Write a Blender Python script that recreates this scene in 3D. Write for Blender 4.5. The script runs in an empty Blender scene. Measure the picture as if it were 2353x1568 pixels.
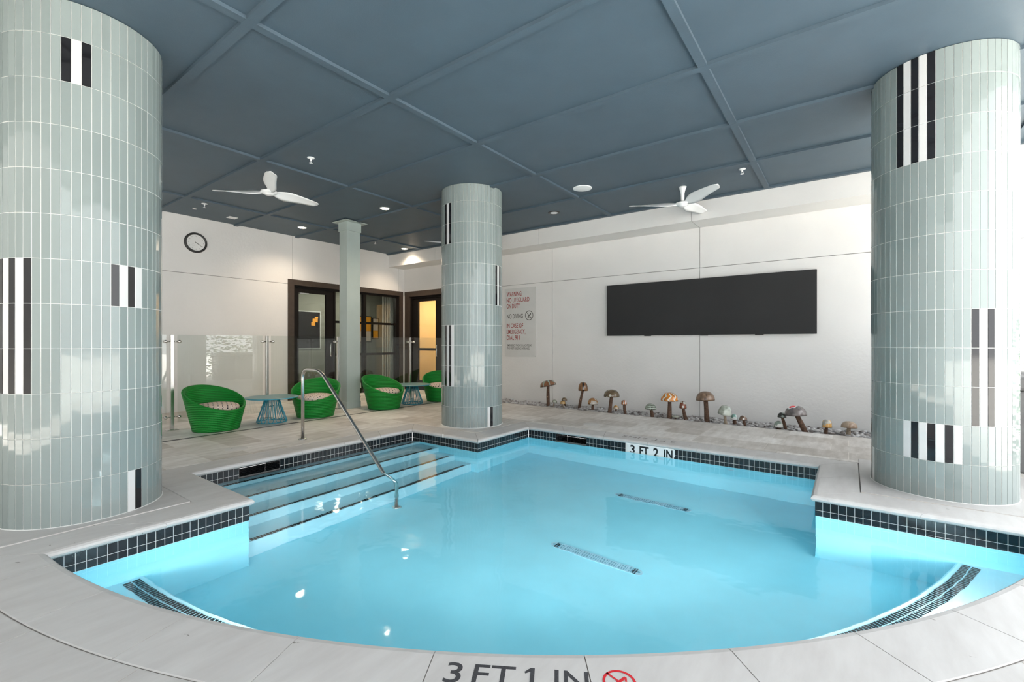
import bpy, bmesh, math, random
from mathutils import Vector, Matrix
random.seed(7)
S = bpy.context.scene
PI = math.pi

# ------------------------------------------------------------------ camera
cam_data = bpy.data.cameras.new('camera'); cam = bpy.data.objects.new('camera', cam_data)
S.collection.objects.link(cam); S.camera = cam
cam_data.sensor_width = 36.0; cam_data.lens = 36.0 * 1052.0 / 2353.0
cam_data.shift_y = 4.5 / 2353.0
cam_data.clip_start = 0.05; cam_data.clip_end = 200
CAM_H = 1.265; YAW = 0.634
cam.location = (0, 0, CAM_H); cam.rotation_euler = (PI / 2, 0, YAW)

# ------------------------------------------------------------------ world, exposure
S.view_settings.view_transform = 'Standard'; S.view_settings.look = 'None'
S.view_settings.gamma = 1.0; S.view_settings.use_curve_mapping = False
S.view_settings.exposure = 0.76
W = bpy.data.worlds.new('overcast_sky'); S.world = W; W.use_nodes = True
wn = W.node_tree.nodes; wl = W.node_tree.links
bg = wn['Background']
tc = wn.new('ShaderNodeTexCoord'); sx = wn.new('ShaderNodeSeparateXYZ'); cr = wn.new('ShaderNodeValToRGB')
wl.new(tc.outputs['Generated'], sx.inputs[0]); wl.new(sx.outputs['Z'], cr.inputs[0])
cr.color_ramp.elements[0].position = 0.0; cr.color_ramp.elements[0].color = (0.88, 0.89, 0.90, 1)
cr.color_ramp.elements[1].position = 0.5; cr.color_ramp.elements[1].color = (0.94, 0.97, 1.0, 1)
wl.new(cr.outputs[0], bg.inputs[0]); bg.inputs['Strength'].default_value = 2.6

sun_d = bpy.data.lights.new('sun', 'SUN'); sun_d.energy = 20.0; sun_d.angle = math.radians(1.5); sun_d.color = (1.0, 0.96, 0.90)
sun = bpy.data.objects.new('sun', sun_d); S.collection.objects.link(sun); sun.rotation_euler = (math.radians(-3), math.radians(-6), 0)

# ------------------------------------------------------------------ helpers
def link(o): S.collection.objects.link(o); return o
class MB:
    """collects shapes and links them as one mesh object"""
    def __init__(s): s.bm = bmesh.new(); s.mi = 0; s.sm = False; s.uv = None
    def face(s, vs, mi=None, smooth=None):
        try: f = s.bm.faces.new(vs)
        except ValueError: return None
        f.material_index = s.mi if mi is None else mi
        f.smooth = s.sm if smooth is None else smooth
        return f
    def poly(s, pts, mi=None): return s.face([s.bm.verts.new(p) for p in pts], mi)
    def box(s, x0, x1, y0, y1, z0, z1, mi=None, m=None, bev=0):
        if x0 > x1: x0, x1 = x1, x0
        if y0 > y1: y0, y1 = y1, y0
        if z0 > z1: z0, z1 = z1, z0
        b = bmesh.new()
        v = [b.verts.new((x, y, z)) for z in (z0, z1) for y in (y0, y1) for x in (x0, x1)]
        for q in ((0,2,3,1),(4,5,7,6),(0,1,5,4),(2,6,7,3),(0,4,6,2),(1,3,7,5)): b.faces.new([v[i] for i in q])
        if bev: bmesh.ops.bevel(b, geom=b.edges[:], offset=bev, segments=2, affect='EDGES', profile=0.5)
        if m is not None: b.transform(m)
        s._take(b, mi)
    def _take(s, b, mi=None, smooth=None):
        mp = {v: s.bm.verts.new(v.co) for v in b.verts}
        for f in b.faces: s.face([mp[v] for v in f.verts], mi, smooth)
        b.free()
    def lathe(s, prof, n=32, c=(0,0,0), m=None, mi=None, cap=True, smooth=True, a0=0, a1=2*PI):
        full = abs(a1 - a0 - 2*PI) < 1e-6
        rings = []
        for r, z in prof:
            ring = []
            for i in range(n if full else n + 1):
                a = a0 + (a1 - a0) * i / n
                p = Vector((r*math.cos(a), r*math.sin(a), z))
                if m is not None: p = m @ p
                ring.append(s.bm.verts.new(p + Vector(c)))
            rings.append(ring)
        k = len(rings[0])
        for j in range(len(rings)-1):
            for i in range(k if full else k-1):
                a, b = rings[j], rings[j+1]
                s.face([a[i], a[(i+1) % k], b[(i+1) % k], b[i]], mi, smooth)
        if cap and full:
            if prof[0][0] > 1e-5: s.face(list(reversed(rings[0])), mi, False)
            if prof[-1][0] > 1e-5: s.face(rings[-1], mi, False)
    def tube(s, pts, r, n=10, mi=None, closed=False, radii=None):
        pts = [Vector(p) for p in pts]; N = len(pts); rings = []
        prev = None
        for i, p in enumerate(pts):
            if closed: t = (pts[(i+1) % N] - pts[i-1]).normalized()
            else: t = (pts[min(i+1, N-1)] - pts[max(i-1, 0)]).normalized()
            if prev is None:
                u = t.orthogonal().normalized()
            else:
                u = (prev - t * prev.dot(t))
                u = u.normalized() if u.length > 1e-6 else t.orthogonal().normalized()
            prev = u; w = t.cross(u)
            rr = radii[i] if radii else r
            rings.append([s.bm.verts.new(p + (u*math.cos(2*PI*k/n) + w*math.sin(2*PI*k/n))*rr) for k in range(n)])
        for j in range(N if closed else N-1):
            a, b = rings[j], rings[(j+1) % N]
            off = 0
            if closed and j == N-1:
                off = min(range(n), key=lambda q: (a[0].co - b[q].co).length)
            for i in range(n): s.face([a[i], a[(i+1) % n], b[(i+1+off) % n], b[(i+off) % n]], mi, True)
        if not closed: s.face(list(reversed(rings[0])), mi, False); s.face(rings[-1], mi, False)
    def ball(s, c, r, mi=None, m=None, seg=12):
        b = bmesh.new(); bmesh.ops.create_uvsphere(b, u_segments=seg, v_segments=max(6, seg//2+2), radius=1)
        mm = Matrix.Translation(c) @ (m if m is not None else Matrix()) @ Matrix.Diagonal((*((r, r, r) if not hasattr(r, '__len__') else r), 1))
        b.transform(mm); s._take(b, mi, True)
    def build(s, name, mats, parent=None):
        bmesh.ops.recalc_face_normals(s.bm, faces=s.bm.faces[:])
        me = bpy.data.meshes.new(name); s.bm.to_mesh(me); s.bm.free()
        for m in (mats if isinstance(mats, (list, tuple)) else [mats]): me.materials.append(m)
        o = link(bpy.data.objects.new(name, me))
        if parent: o.parent = parent
        return o
def tag(o, label=None, cat=None, group=None, kind=None):
    if label: o['label'] = label
    if cat: o['category'] = cat
    if group: o['group'] = group
    if kind: o['kind'] = kind
    return o
def empty(name, loc=(0,0,0), rz=0):
    o = link(bpy.data.objects.new(name, None)); o.location = loc; o.rotation_euler = (0, 0, rz)
    o.empty_display_size = 0.1
    return o
def copy_tree(o, parent=None):
    c = o.copy(); link(c); c.parent = parent
    for ch in list(o.children): copy_tree(ch, c)
    return c
def text_mesh(s, mb, body, size, sx=1.0, width=None, bold=0.0, extrude=0.0005, align='LEFT', M=None, mi=None, space=1.0):
    """built-in font turned into mesh; cap height = size"""
    cu = bpy.data.curves.new('t', 'FONT'); cu.body = body; cu.size = 1.0; cu.extrude = 0.0; cu.offset = bold
    cu.space_character = space; cu.resolution_u = 4
    o = bpy.data.objects.new('t', cu); link(o)
    dg = bpy.context.evaluated_depsgraph_get(); me = bpy.data.meshes.new_from_object(o.evaluated_get(dg))
    b = bmesh.new(); b.from_mesh(me)
    xs = [v.co.x for v in b.verts]; ys = [v.co.y for v in b.verts]
    x0, x1 = min(xs), max(xs)
    k = size / 0.69
    kx = (width / (x1 - x0)) if width else k * sx
    for v in b.verts: v.co = Vector(((v.co.x - x0) * kx, v.co.y * k, 0))
    W_ = (x1 - x0) * kx
    r = bmesh.ops.extrude_face_region(b, geom=b.faces[:])
    for e in r['geom']:
        if isinstance(e, bmesh.types.BMVert): e.co.z += extrude
    if align == 'CENTER':
        for v in b.verts: v.co.x -= W_/2
    b.transform(M if M is not None else Matrix())
    mb._take(b, mi, False)
    bpy.data.objects.remove(o); bpy.data.curves.remove(cu); bpy.data.meshes.remove(me)
    return W_

# ------------------------------------------------------------------ materials
def mat(name): 
    m = bpy.data.materials.new(name); m.use_nodes = True
    return m, m.node_tree.nodes, m.node_tree.links, m.node_tree.nodes['Principled BSDF']
def plain(name, col, rough=0.5, metal=0.0, noise=0.0, nscale=20, bump=0.0, bscale=60, coat=0.0, spec=0.5, emit=None, es=0):
    m, n, l, p = mat(name)
    p.inputs['Base Color'].default_value = (*col, 1); p.inputs['Roughness'].default_value = rough
    p.inputs['Metallic'].default_value = metal; p.inputs['Coat Weight'].default_value = coat
    p.inputs['Specular IOR Level'].default_value = spec
    tcn = n.new('ShaderNodeTexCoord')
    if noise:
        t = n.new('ShaderNodeTexNoise'); t.inputs['Scale'].default_value = nscale; t.inputs['Detail'].default_value = 5
        l.new(tcn.outputs['Object'], t.inputs['Vector'])
        r = n.new('ShaderNodeValToRGB'); l.new(t.outputs['Fac'], r.inputs[0])
        r.color_ramp.elements[0].position = 0.3; r.color_ramp.elements[1].position = 0.7
        r.color_ramp.elements[0].color = (*[c*(1-noise) for c in col], 1); r.color_ramp.elements[1].color = (*[min(1, c*(1+noise)) for c in col], 1)
        l.new(r.outputs[0], p.inputs['Base Color'])
    if bump:
        t = n.new('ShaderNodeTexNoise'); t.inputs['Scale'].default_value = bscale; t.inputs['Detail'].default_value = 4
        l.new(tcn.outputs['Object'], t.inputs['Vector'])
        b = n.new('ShaderNodeBump'); b.inputs['Strength'].default_value = bump; b.inputs['Distance'].default_value = 0.01
        l.new(t.outputs['Fac'], b.inputs['Height']); l.new(b.outputs[0], p.inputs['Normal'])
    if emit: p.inputs['Emission Color'].default_value = (*emit, 1); p.inputs['Emission Strength'].default_value = es
    return m
M = {}
M['ceiling'] = plain('slate_blue_paint', (0.062, 0.094, 0.122), 0.55, noise=0.05, nscale=3, bump=0.12, bscale=90)
M['plaster_wall'] = plain('white_wall_paint', (0.71, 0.70, 0.69), 0.7, noise=0.025, nscale=1.5, bump=0.25, bscale=25)
M['dark_joint'] = plain('dark_joint', (0.12, 0.115, 0.11), 0.8)
M['grout'] = plain('pale_grout', (0.80, 0.80, 0.78), 0.7)
M['steel'] = plain('brushed_steel', (0.62, 0.60, 0.57), 0.22, metal=1.0, noise=0.05, nscale=40)
M['black_plastic'] = plain('black_plastic', (0.02, 0.02, 0.02), 0.4)
M['white_plastic'] = plain('white_plastic', (0.85, 0.86, 0.87), 0.35, noise=0.02, nscale=5)
M['post_paint'] = plain('sage_post_paint', (0.36, 0.42, 0.40), 0.45, noise=0.04, nscale=4)
M['casing'] = plain('brown_door_casing', (0.042, 0.028, 0.019), 0.6, noise=0.15, nscale=12)
M['door_black'] = plain('black_door_metal', (0.008, 0.006, 0.005), 0.5, noise=0.1, nscale=8, spec=0.15)
M['screen'] = plain('charcoal_panel', (0.033, 0.033, 0.034), 0.75, noise=0.06, nscale=1.2, spec=0.15)
M['blue_metal'] = plain('turquoise_wire', (0.015, 0.26, 0.36), 0.35, noise=0.06, nscale=30)
M['inlay_dark'] = plain('dark_inlay', (0.05, 0.05, 0.055), 0.7, noise=0.3, nscale=120)
M['inlay_red'] = plain('red_inlay', (0.62, 0.02, 0.03), 0.6, noise=0.1, nscale=100)
M['bark'] = plain('brown_bark', (0.10, 0.055, 0.035), 0.9, noise=0.45, nscale=35, bump=0.9, bscale=60)
M['bark_pale'] = plain('pale_wood', (0.30, 0.24, 0.18), 0.85, noise=0.3, nscale=30, bump=0.7, bscale=50)
M['knot'] = plain('cut_knot', (0.42, 0.24, 0.14), 0.8, noise=0.2, nscale=60)
M['soil'] = plain('dark_soil', (0.07, 0.06, 0.055), 0.95, noise=0.4, nscale=30, bump=0.8, bscale=50)
M['pebble'] = plain('grey_pebble', (0.36, 0.35, 0.35), 0.6, noise=0.25, nscale=14)
M['pebble_pale'] = plain('pale_pebble', (0.52, 0.51, 0.51), 0.6, noise=0.2, nscale=12)
M['pebble_dark'] = plain('dark_pebble', (0.20, 0.18, 0.17), 0.6, noise=0.3, nscale=14)
M['courtyard'] = plain('courtyard_concrete', (0.62, 0.61, 0.58), 0.9, noise=0.1, nscale=1.5)
M['leaf'] = plain('hedge_leaf', (0.06, 0.12, 0.035), 0.6, noise=0.5, nscale=15)
M['bin'] = plain('bin_grey', (0.10, 0.10, 0.10), 0.5, noise=0.1, nscale=10)
M['black_tile'] = plain('black_glazed_tile', (0.010, 0.014, 0.018), 0.12, noise=0.5, nscale=8)
M['strip_tile'] = plain('black_mosaic', (0.012, 0.018, 0.022), 0.35, noise=0.3, nscale=30)
M['white_tile'] = plain('white_glazed_tile', (0.86, 0.87, 0.88), 0.1, noise=0.02, nscale=8)
M['lamp_on'] = plain('lit_lens', (1, 0.9, 0.75), 0.5, emit=(1.0, 0.82, 0.58), es=14)
M['lens_off'] = plain('pale_lens', (0.85, 0.87, 0.88), 0.3, noise=0.02, nscale=20)
M['sign_board'] = plain('sign_board', (0.60, 0.60, 0.59), 0.5, noise=0.03, nscale=4)
M['sign_red'] = plain('sign_red', (0.30, 0.035, 0.03), 0.6)
M['sign_black'] = plain('sign_black', (0.07, 0.065, 0.06), 0.6)
M['room_wall'] = plain('grey_green_room_wall', (0.22, 0.225, 0.19), 0.8, noise=0.05, nscale=2)
M['warm_wall'] = plain('warm_room_wall', (0.72, 0.56, 0.36), 0.8, noise=0.05, nscale=2)
M['dark_floor'] = plain('dark_rubber_floor', (0.05, 0.05, 0.05), 0.6, noise=0.2, nscale=30)
M['orange'] = plain('orange_print', (0.85, 0.36, 0.02), 0.6, noise=0.05, nscale=6)
M['cream'] = plain('cream_print', (0.62, 0.52, 0.44), 0.6, noise=0.1, nscale=10)
M['curtain'] = plain('pale_curtain', (0.55, 0.57, 0.56), 0.8, noise=0.06, nscale=6)

def stone(name, a, b, brick=None, vein=1.0):
    """travertine paving: colour varies tile by tile, stretched veins, small pits"""
    m, n, l, p = mat(name)
    tcn = n.new('ShaderNodeTexCoord'); mp = n.new('ShaderNodeMapping'); l.new(tcn.outputs['Object'], mp.inputs[0])
    mp.inputs['Scale'].default_value = (7.0, 1.6, 5.0)
    t = n.new('ShaderNodeTexNoise'); t.inputs['Scale'].default_value = 1.6*vein; t.inputs['Detail'].default_value = 8; t.inputs['Roughness'].default_value = 0.62
    l.new(mp.outputs[0], t.inputs['Vector'])
    r = n.new('ShaderNodeValToRGB'); l.new(t.outputs['Fac'], r.inputs[0])
    r.color_ramp.elements[0].position = 0.33; r.color_ramp.elements[0].color = (*a, 1)
    r.color_ramp.elements[1].position = 0.66; r.color_ramp.elements[1].color = (*b, 1)
    col = r.outputs[0]; hgt = t.outputs['Fac']
    if brick:
        br = n.new('ShaderNodeTexBrick'); l.new(tcn.outputs['Object'], br.inputs['Vector'])
        br.inputs['Scale'].default_value = 1.0; br.offset = brick[3]; br.squash = brick[4]; br.squash_frequency = 2
        br.inputs['Brick Width'].default_value = brick[0]; br.inputs['Row Height'].default_value = brick[1]
        br.inputs['Mortar Size'].default_value = brick[2]; br.inputs['Mortar Smooth'].default_value = 0.2
        br.inputs['Color1'].default_value = (0.72, 0.69, 0.66, 1); br.inputs['Color2'].default_value = (1.10, 1.11, 1.12, 1)
        br.inputs['Mortar'].default_value = (1.02, 1.0, 0.97, 1)
        mx = n.new('ShaderNodeMix'); mx.data_type = 'RGBA'; mx.blend_type = 'MULTIPLY'; mx.inputs[0].default_value = 1
        l.new(col, mx.inputs[6]); l.new(br.outputs['Color'], mx.inputs[7]); col = mx.outputs[2]
    # pits
    v = n.new('ShaderNodeTexNoise'); v.inputs['Scale'].default_value = 11; v.inputs['Detail'].default_value = 3
    mp2 = n.new('ShaderNodeMapping'); mp2.inputs['Scale'].default_value = (1.0, 2.2, 1); l.new(tcn.outputs['Object'], mp2.inputs[0]); l.new(mp2.outputs[0], v.inputs['Vector'])
    vr = n.new('ShaderNodeValToRGB'); l.new(v.outputs['Fac'], vr.inputs[0])
    vr.color_ramp.elements[0].position = 0.235; vr.color_ramp.elements[0].color = (0.35, 0.33, 0.31, 1)
    vr.color_ramp.elements[1].position = 0.27; vr.color_ramp.elements[1].color = (1, 1, 1, 1)
    m2 = n.new('ShaderNodeMix'); m2.data_type = 'RGBA'; m2.blend_type = 'MULTIPLY'; m2.inputs[0].default_value = 1
    l.new(col, m2.inputs[6]); l.new(vr.outputs[0], m2.inputs[7]); l.new(m2.outputs[2], p.inputs['Base Color'])
    bp = n.new('ShaderNodeBump'); bp.inputs['Strength'].default_value = 0.15; bp.inputs['Distance'].default_value = 0.01
    l.new(hgt, bp.inputs['Height']); l.new(bp.outputs[0], p.inputs['Normal'])
    p.inputs['Roughness'].default_value = 0.45
    return m
M['deck'] = stone('travertine_deck', (0.55, 0.515, 0.475), (0.78, 0.755, 0.725), brick=(0.82, 0.41, 0.004, 0.35, 0.6))
M['slab'] = stone('smooth_limestone_slab', (0.48, 0.46, 0.445), (0.56, 0.545, 0.53), vein=0.8)
M['coping'] = stone('limestone_coping', (0.52, 0.50, 0.485), (0.60, 0.585, 0.57), vein=0.8)

def column_tile():
    m, n, l, p = mat('sea_glass_tile')
    g = n.new('ShaderNodeNewGeometry'); r = n.new('ShaderNodeValToRGB'); l.new(g.outputs['Random Per Island'], r.inputs[0])
    r.color_ramp.elements[0].color = (0.212, 0.250, 0.244, 1); r.color_ramp.elements[1].color = (0.252, 0.294, 0.287, 1)
    l.new(r.outputs[0], p.inputs['Base Color']); p.inputs['Roughness'].default_value = 0.045
    p.inputs['Specular IOR Level'].default_value = 0.5
    tcn = n.new('ShaderNodeTexCoord')
    t = n.new('ShaderNodeTexNoise'); t.inputs['Scale'].default_value = 5; l.new(tcn.outputs['Object'], t.inputs['Vector'])
    b = n.new('ShaderNodeBump'); b.inputs['Strength'].default_value = 0.05; b.inputs['Distance'].default_value = 0.02
    l.new(t.outputs['Fac'], b.inputs['Height']); l.new(b.outputs[0], p.inputs['Normal'])
    return m
M['column_tile'] = column_tile()
M['column_black'] = plain('black_glass_tile', (0.012, 0.012, 0.014), 0.06, noise=0.1, nscale=8)
M['column_white'] = plain('white_glass_tile', (0.66, 0.66, 0.655), 0.08, noise=0.02, nscale=8)

def glass(name, tint, refl=1.0, rough=0.0):
    """thin pane: clear with a Fresnel reflection"""
    m, n, l, p = mat(name); n.remove(p)
    out = n['Material Output']
    tr = n.new('ShaderNodeBsdfTransparent'); tr.inputs[0].default_value = (*tint, 1)
    gl = n.new('ShaderNodeBsdfGlossy'); gl.inputs['Roughness'].default_value = rough; gl.inputs[0].default_value = (refl, refl, refl, 1)
    fr = n.new('ShaderNodeFresnel'); geo = n.new('ShaderNodeNewGeometry'); ma = n.new('ShaderNodeMath'); ma.operation = 'MULTIPLY_ADD'
    l.new(geo.outputs['Backfacing'], ma.inputs[0]); ma.inputs[1].default_value = 1/1.5 - 1.5; ma.inputs[2].default_value = 1.5; l.new(ma.outputs[0], fr.inputs[0])
    mx = n.new('ShaderNodeMixShader'); l.new(fr.outputs[0], mx.inputs[0]); l.new(tr.outputs[0], mx.inputs[1]); l.new(gl.outputs[0], mx.inputs[2])
    l.new(mx.outputs[0], out.inputs[0])
    return m
M['fence_glass'] = glass('fence_glass', (0.93, 0.95, 0.94))
M['door_glass'] = glass('door_glass', (0.72, 0.74, 0.72))

def water():
    m, n, l, p = mat('pool_water'); n.remove(p); out = n['Material Output']
    tcn = n.new('ShaderNodeTexCoord')
    t = n.new('ShaderNodeTexNoise'); t.inputs['Scale'].default_value = 2.2; t.inputs['Detail'].default_value = 3; l.new(tcn.outputs['Object'], t.inputs['Vector'])
    b = n.new('ShaderNodeBump'); b.inputs['Strength'].default_value = 0.22; b.inputs['Distance'].default_value = 0.03; l.new(t.outputs['Fac'], b.inputs['Height'])
    rf = n.new('ShaderNodeBsdfRefraction'); rf.inputs['IOR'].default_value = 1.333; rf.inputs['Roughness'].default_value = 0.0
    gl = n.new('ShaderNodeBsdfGlossy'); gl.inputs['Roughness'].default_value = 0.05
    fr = n.new('ShaderNodeFresnel'); fr.inputs[0].default_value = 1.333
    for q in (rf, gl, fr): l.new(b.outputs[0], q.inputs['Normal'])
    mx = n.new('ShaderNodeMixShader'); l.new(fr.outputs[0], mx.inputs[0]); l.new(rf.outputs[0], mx.inputs[1]); l.new(gl.outputs[0], mx.inputs[2])
    l.new(mx.outputs[0], out.inputs['Surface'])
    return m
M['water'] = water()
M['basin'] = plain('aqua_pool_plaster', (0.34, 0.83, 0.96), 0.8, noise=0.04, nscale=2.5)
M['basin_step'] = plain('pale_step_plaster', (0.53, 0.86, 0.95), 0.8, noise=0.03, nscale=3)

def wicker():
    m, n, l, p = mat('green_wicker')
    p.inputs['Roughness'].default_value = 0.5; p.inputs['Specular IOR Level'].default_value = 0.3
    uv = n.new('ShaderNodeUVMap'); uv.uv_map = 'UVMap'
    w = n.new('ShaderNodeTexWave'); w.wave_type = 'BANDS'; w.bands_direction = 'Y'; w.inputs['Scale'].default_value = 12.0
    w.inputs['Distortion'].default_value = 0.4; w.inputs['Detail'].default_value = 1
    l.new(uv.outputs[0], w.inputs['Vector'])
    w2 = n.new('ShaderNodeTexWave'); w2.bands_direction = 'X'; w2.inputs['Scale'].default_value = 26.0; l.new(uv.outputs[0], w2.inputs['Vector'])
    r = n.new('ShaderNodeValToRGB'); l.new(w.outputs['Fac'], r.inputs[0])
    r.color_ramp.elements[0].color = (0.002, 0.135, 0.012, 1); r.color_ramp.elements[1].color = (0.004, 0.26, 0.03, 1)
    l.new(r.outputs[0], p.inputs['Base Color'])
    b = n.new('ShaderNodeBump'); b.inputs['Strength'].default_value = 0.6; b.inputs['Distance'].default_value = 0.008
    l.new(w.outputs['Fac'], b.inputs['Height'])
    b2 = n.new('ShaderNodeBump'); b2.inputs['Strength'].default_value = 0.25; b2.inputs['Distance'].default_value = 0.004
    l.new(w2.outputs['Fac'], b2.inputs['Height']); l.new(b.outputs[0], b2.inputs['Normal']); l.new(b2.outputs[0], p.inputs['Normal'])
    return m
M['wicker'] = wicker()
def cushion_mat():
    """small rows of black and rust triangles on cream cloth"""
    m, n, l, p = mat('patterned_cushion_cloth'); p.inputs['Roughness'].default_value = 0.9
    tcn = n.new('ShaderNodeTexCoord')
    ch = n.new('ShaderNodeTexChecker'); ch.inputs['Scale'].default_value = 44; 
    mp = n.new('ShaderNodeMapping'); mp.inputs['Rotation'].default_value = (0.0, 0.0, 0.6); l.new(tcn.outputs['Object'], mp.inputs[0])
    w = n.new('ShaderNodeTexWave'); w.wave_profile = 'SAW'; w.inputs['Scale'].default_value = 5.5; w.bands_direction = 'Y'; l.new(mp.outputs[0], w.inputs['Vector'])
    l.new(mp.outputs[0], ch.inputs['Vector'])
    ch.inputs['Color1'].default_value = (0.72, 0.63, 0.56, 1); ch.inputs['Color2'].default_value = (0.015, 0.014, 0.02, 1)
    r = n.new('ShaderNodeValToRGB'); l.new(w.outputs['Fac'], r.inputs[0]); r.color_ramp.interpolation = 'CONSTANT'
    r.color_ramp.elements[0].color = (1, 1, 1, 1); r.color_ramp.elements[1].position = 0.30; r.color_ramp.elements[1].color = (0, 0, 0, 1)
    mx = n.new('ShaderNodeMix'); mx.data_type = 'RGBA'; l.new(r.outputs[0], mx.inputs[0])
    mx.inputs[6].default_value = (0.62, 0.50, 0.42, 1); l.new(ch.outputs['Color'], mx.inputs[7]); l.new(mx.outputs[2], p.inputs['Base Color'])
    return m
M['cushion'] = cushion_mat()
def table_glass():
    m = plain('teal_table_top', (0.13, 0.27, 0.28), 0.38, noise=0.03, nscale=5, coat=0.0)
    return m
M['table_top'] = table_glass()

# ------------------------------------------------------------------ levels and plan
HC = 3.632; WL = -0.161; TT = -0.055; PF = -1.10
XW = -9.90; YB = 8.43; YBH = 7.90
ARC_C = Vector((-4.251, 6.157)); ARC_R = 5.63
def arc_pt(a, r=ARC_R): return Vector((ARC_C.x + r*math.cos(a), ARC_C.y + r*math.sin(a)))
# pool outline (tile face), counter-clockwise
XL, XBL, YN0, YN1, YBK, XR = -3.915, -5.18, 1.73, 4.565, 5.75, -0.225
a_s = math.asin((0)/1) if False else None
a0 = -PI/2 - math.asin((ARC_C.x - XL)/ARC_R) if False else math.atan2(-math.sqrt(ARC_R**2-(XL-ARC_C.x)**2), XL-ARC_C.x)
a1 = math.atan2(YN1-ARC_C.y, math.sqrt(ARC_R**2-(YN1-ARC_C.y)**2))
NA = 84
ARC = [arc_pt(a0 + (a1-a0)*i/NA) for i in range(NA+1)]
CORN = [Vector((XR, YN1)), Vector((XR, YBK)), Vector((XL, YBK)), Vector((XL, YN1)), Vector((XBL, YN1)), Vector((XBL, YN0)), Vector((XL, YN0))]
LOOP = ARC + CORN

def offset_loop(loop, d):
    """move every vertex outwards by d (mitred); loop is counter-clockwise"""
    N = len(loop); out = []
    for i in range(N):
        p0, p1, p2 = loop[i-1], loop[i], loop[(i+1) % N]
        e1 = (p1-p0).normalized(); e2 = (p2-p1).normalized()
        n1 = Vector((e1.y, -e1.x)); n2 = Vector((e2.y, -e2.x))
        b = (n1+n2); k = 1 + n1.dot(n2)
        out.append(p1 + b * (d / max(k, 0.15)))
    return out

# ------------------------------------------------------------------ the setting: floor
def ring_fill(loop, outer, z, name, m, kind=True):
    bm = bmesh.new(); es = []
    for L in (loop, outer):
        vs = [bm.verts.new((p[0], p[1], z)) for p in L]
        for i in range(len(vs)): es.append(bm.edges.new((vs[i], vs[(i+1) % len(vs)])))
    bmesh.ops.triangle_fill(bm, use_beauty=True, use_dissolve=False, edges=es)
    for f in bm.faces:
        if f.normal.z < 0: f.normal_flip()
    r = bmesh.ops.extrude_face_region(bm, geom=bm.faces[:])
    for e in r['geom']:
        if isinstance(e, bmesh.types.BMVert): e.co.z -= 0.045
    bmesh.ops.recalc_face_normals(bm, faces=bm.faces[:])
    me = bpy.data.meshes.new(name); bm.to_mesh(me); bm.free(); me.materials.append(m)
    return link(bpy.data.objects.new(name, me))
CO = 0.305
OUT = offset_loop(LOOP, CO+0.006)
YTR = 7.70
deck_out = [(-9.93, -1.2), (XL-CO-0.004, -1.2), (XL-CO-0.004, 0.2)]
# travertine deck left of / behind the pool and smooth slabs in front: split along the outline
floor = ring_fill(OUT, [(-12.9, -4.0), (4.4, -4.0), (4.4, YTR), (XW, YTR), (XW, YB+0.4), (-12.9, YB+0.4)], 0.0, 'floor', M['deck'])
floor['kind'] = 'structure'
# slabs of the front walk: big smooth pieces following the curve (a floor zone of its own)
mb = MB()
ro = ARC_R + CO + 0.011
ang = [a0 - 0.30 + 0.118*i for i in range(20)]
for i in range(len(ang)-1):
    A, B = ang[i]+0.0004, ang[i+1]-0.0004
    if A < a0 - 0.001 and B > a0: pass
    n = 6; top = []
    inner = [arc_pt(A+(B-A)*k/n, ro) for k in range(n+1)]; outer_ = [arc_pt(A+(B-A)*k/n, ro+2.6) for k in range(n+1)]
    if B > a1 + 0.02 or A < a0 - 0.02: continue
    for k in range(n):
        z1 = 0.0035
        q = [inner[k], inner[k+1], outer_[k+1], outer_[k]]
        mb.poly([(p.x, p.y, z1) for p in q])
    for ps in (inner, outer_):
        for k in range(n): mb.poly([(ps[k].x, ps[k].y, 0.0035), (ps[k+1].x, ps[k+1].y, 0.0035), (ps[k+1].x, ps[k+1].y, -0.001), (ps[k].x, ps[k].y, -0.001)])
    for p, q in ((inner[0], outer_[0]), (inner[-1], outer_[-1])):
        mb.poly([(p.x, p.y, 0.0035), (q.x, q.y, 0.0035), (q.x, q.y, -0.001), (p.x, p.y, -0.001)])
bmesh.ops.remove_doubles(mb.bm, verts=mb.bm.verts[:], dist=1e-5)
tag(mb.build('floor', M['slab']), kind='structure')
mb = MB(); mb.box(-60, 60, -50, 60, -0.30, -0.06)
mb2 = mb
# courtyard ground outside (a ring around the building so it never fills the pool)
mb = MB()
for (x0, x1, y0, y1) in ((4.4, 45, -30, 40), (-12.9, 4.4, -30, -4.0), (-45, -12.9, -30, 3.2), (1.9, 4.4, YTR, 40)):
    mb.box(x0, x1, y0, y1, -0.30, -0.012)
mb2.bm.free()
tag(mb.build('floor', M['courtyard']), kind='structure')

for (x0, x1, y0, y1) in ((-5.75, XL-CO-.0065, -.75, YN0-CO-.0065), (XR+CO+.0065, 1.9, YN1+CO+.0065, 6.25)):
    mb = MB(); mb.box(x0, x1, y0, y1, -.001, .0035); tag(mb.build('floor', M['slab']), kind='structure')
# ------------------------------------------------------------------ walls
def wall_box(mb, x0, x1, y0, y1, z0, z1, mi): mb.box(x0, x1, y0, y1, z0, z1, mi)
G = 0.004
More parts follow.
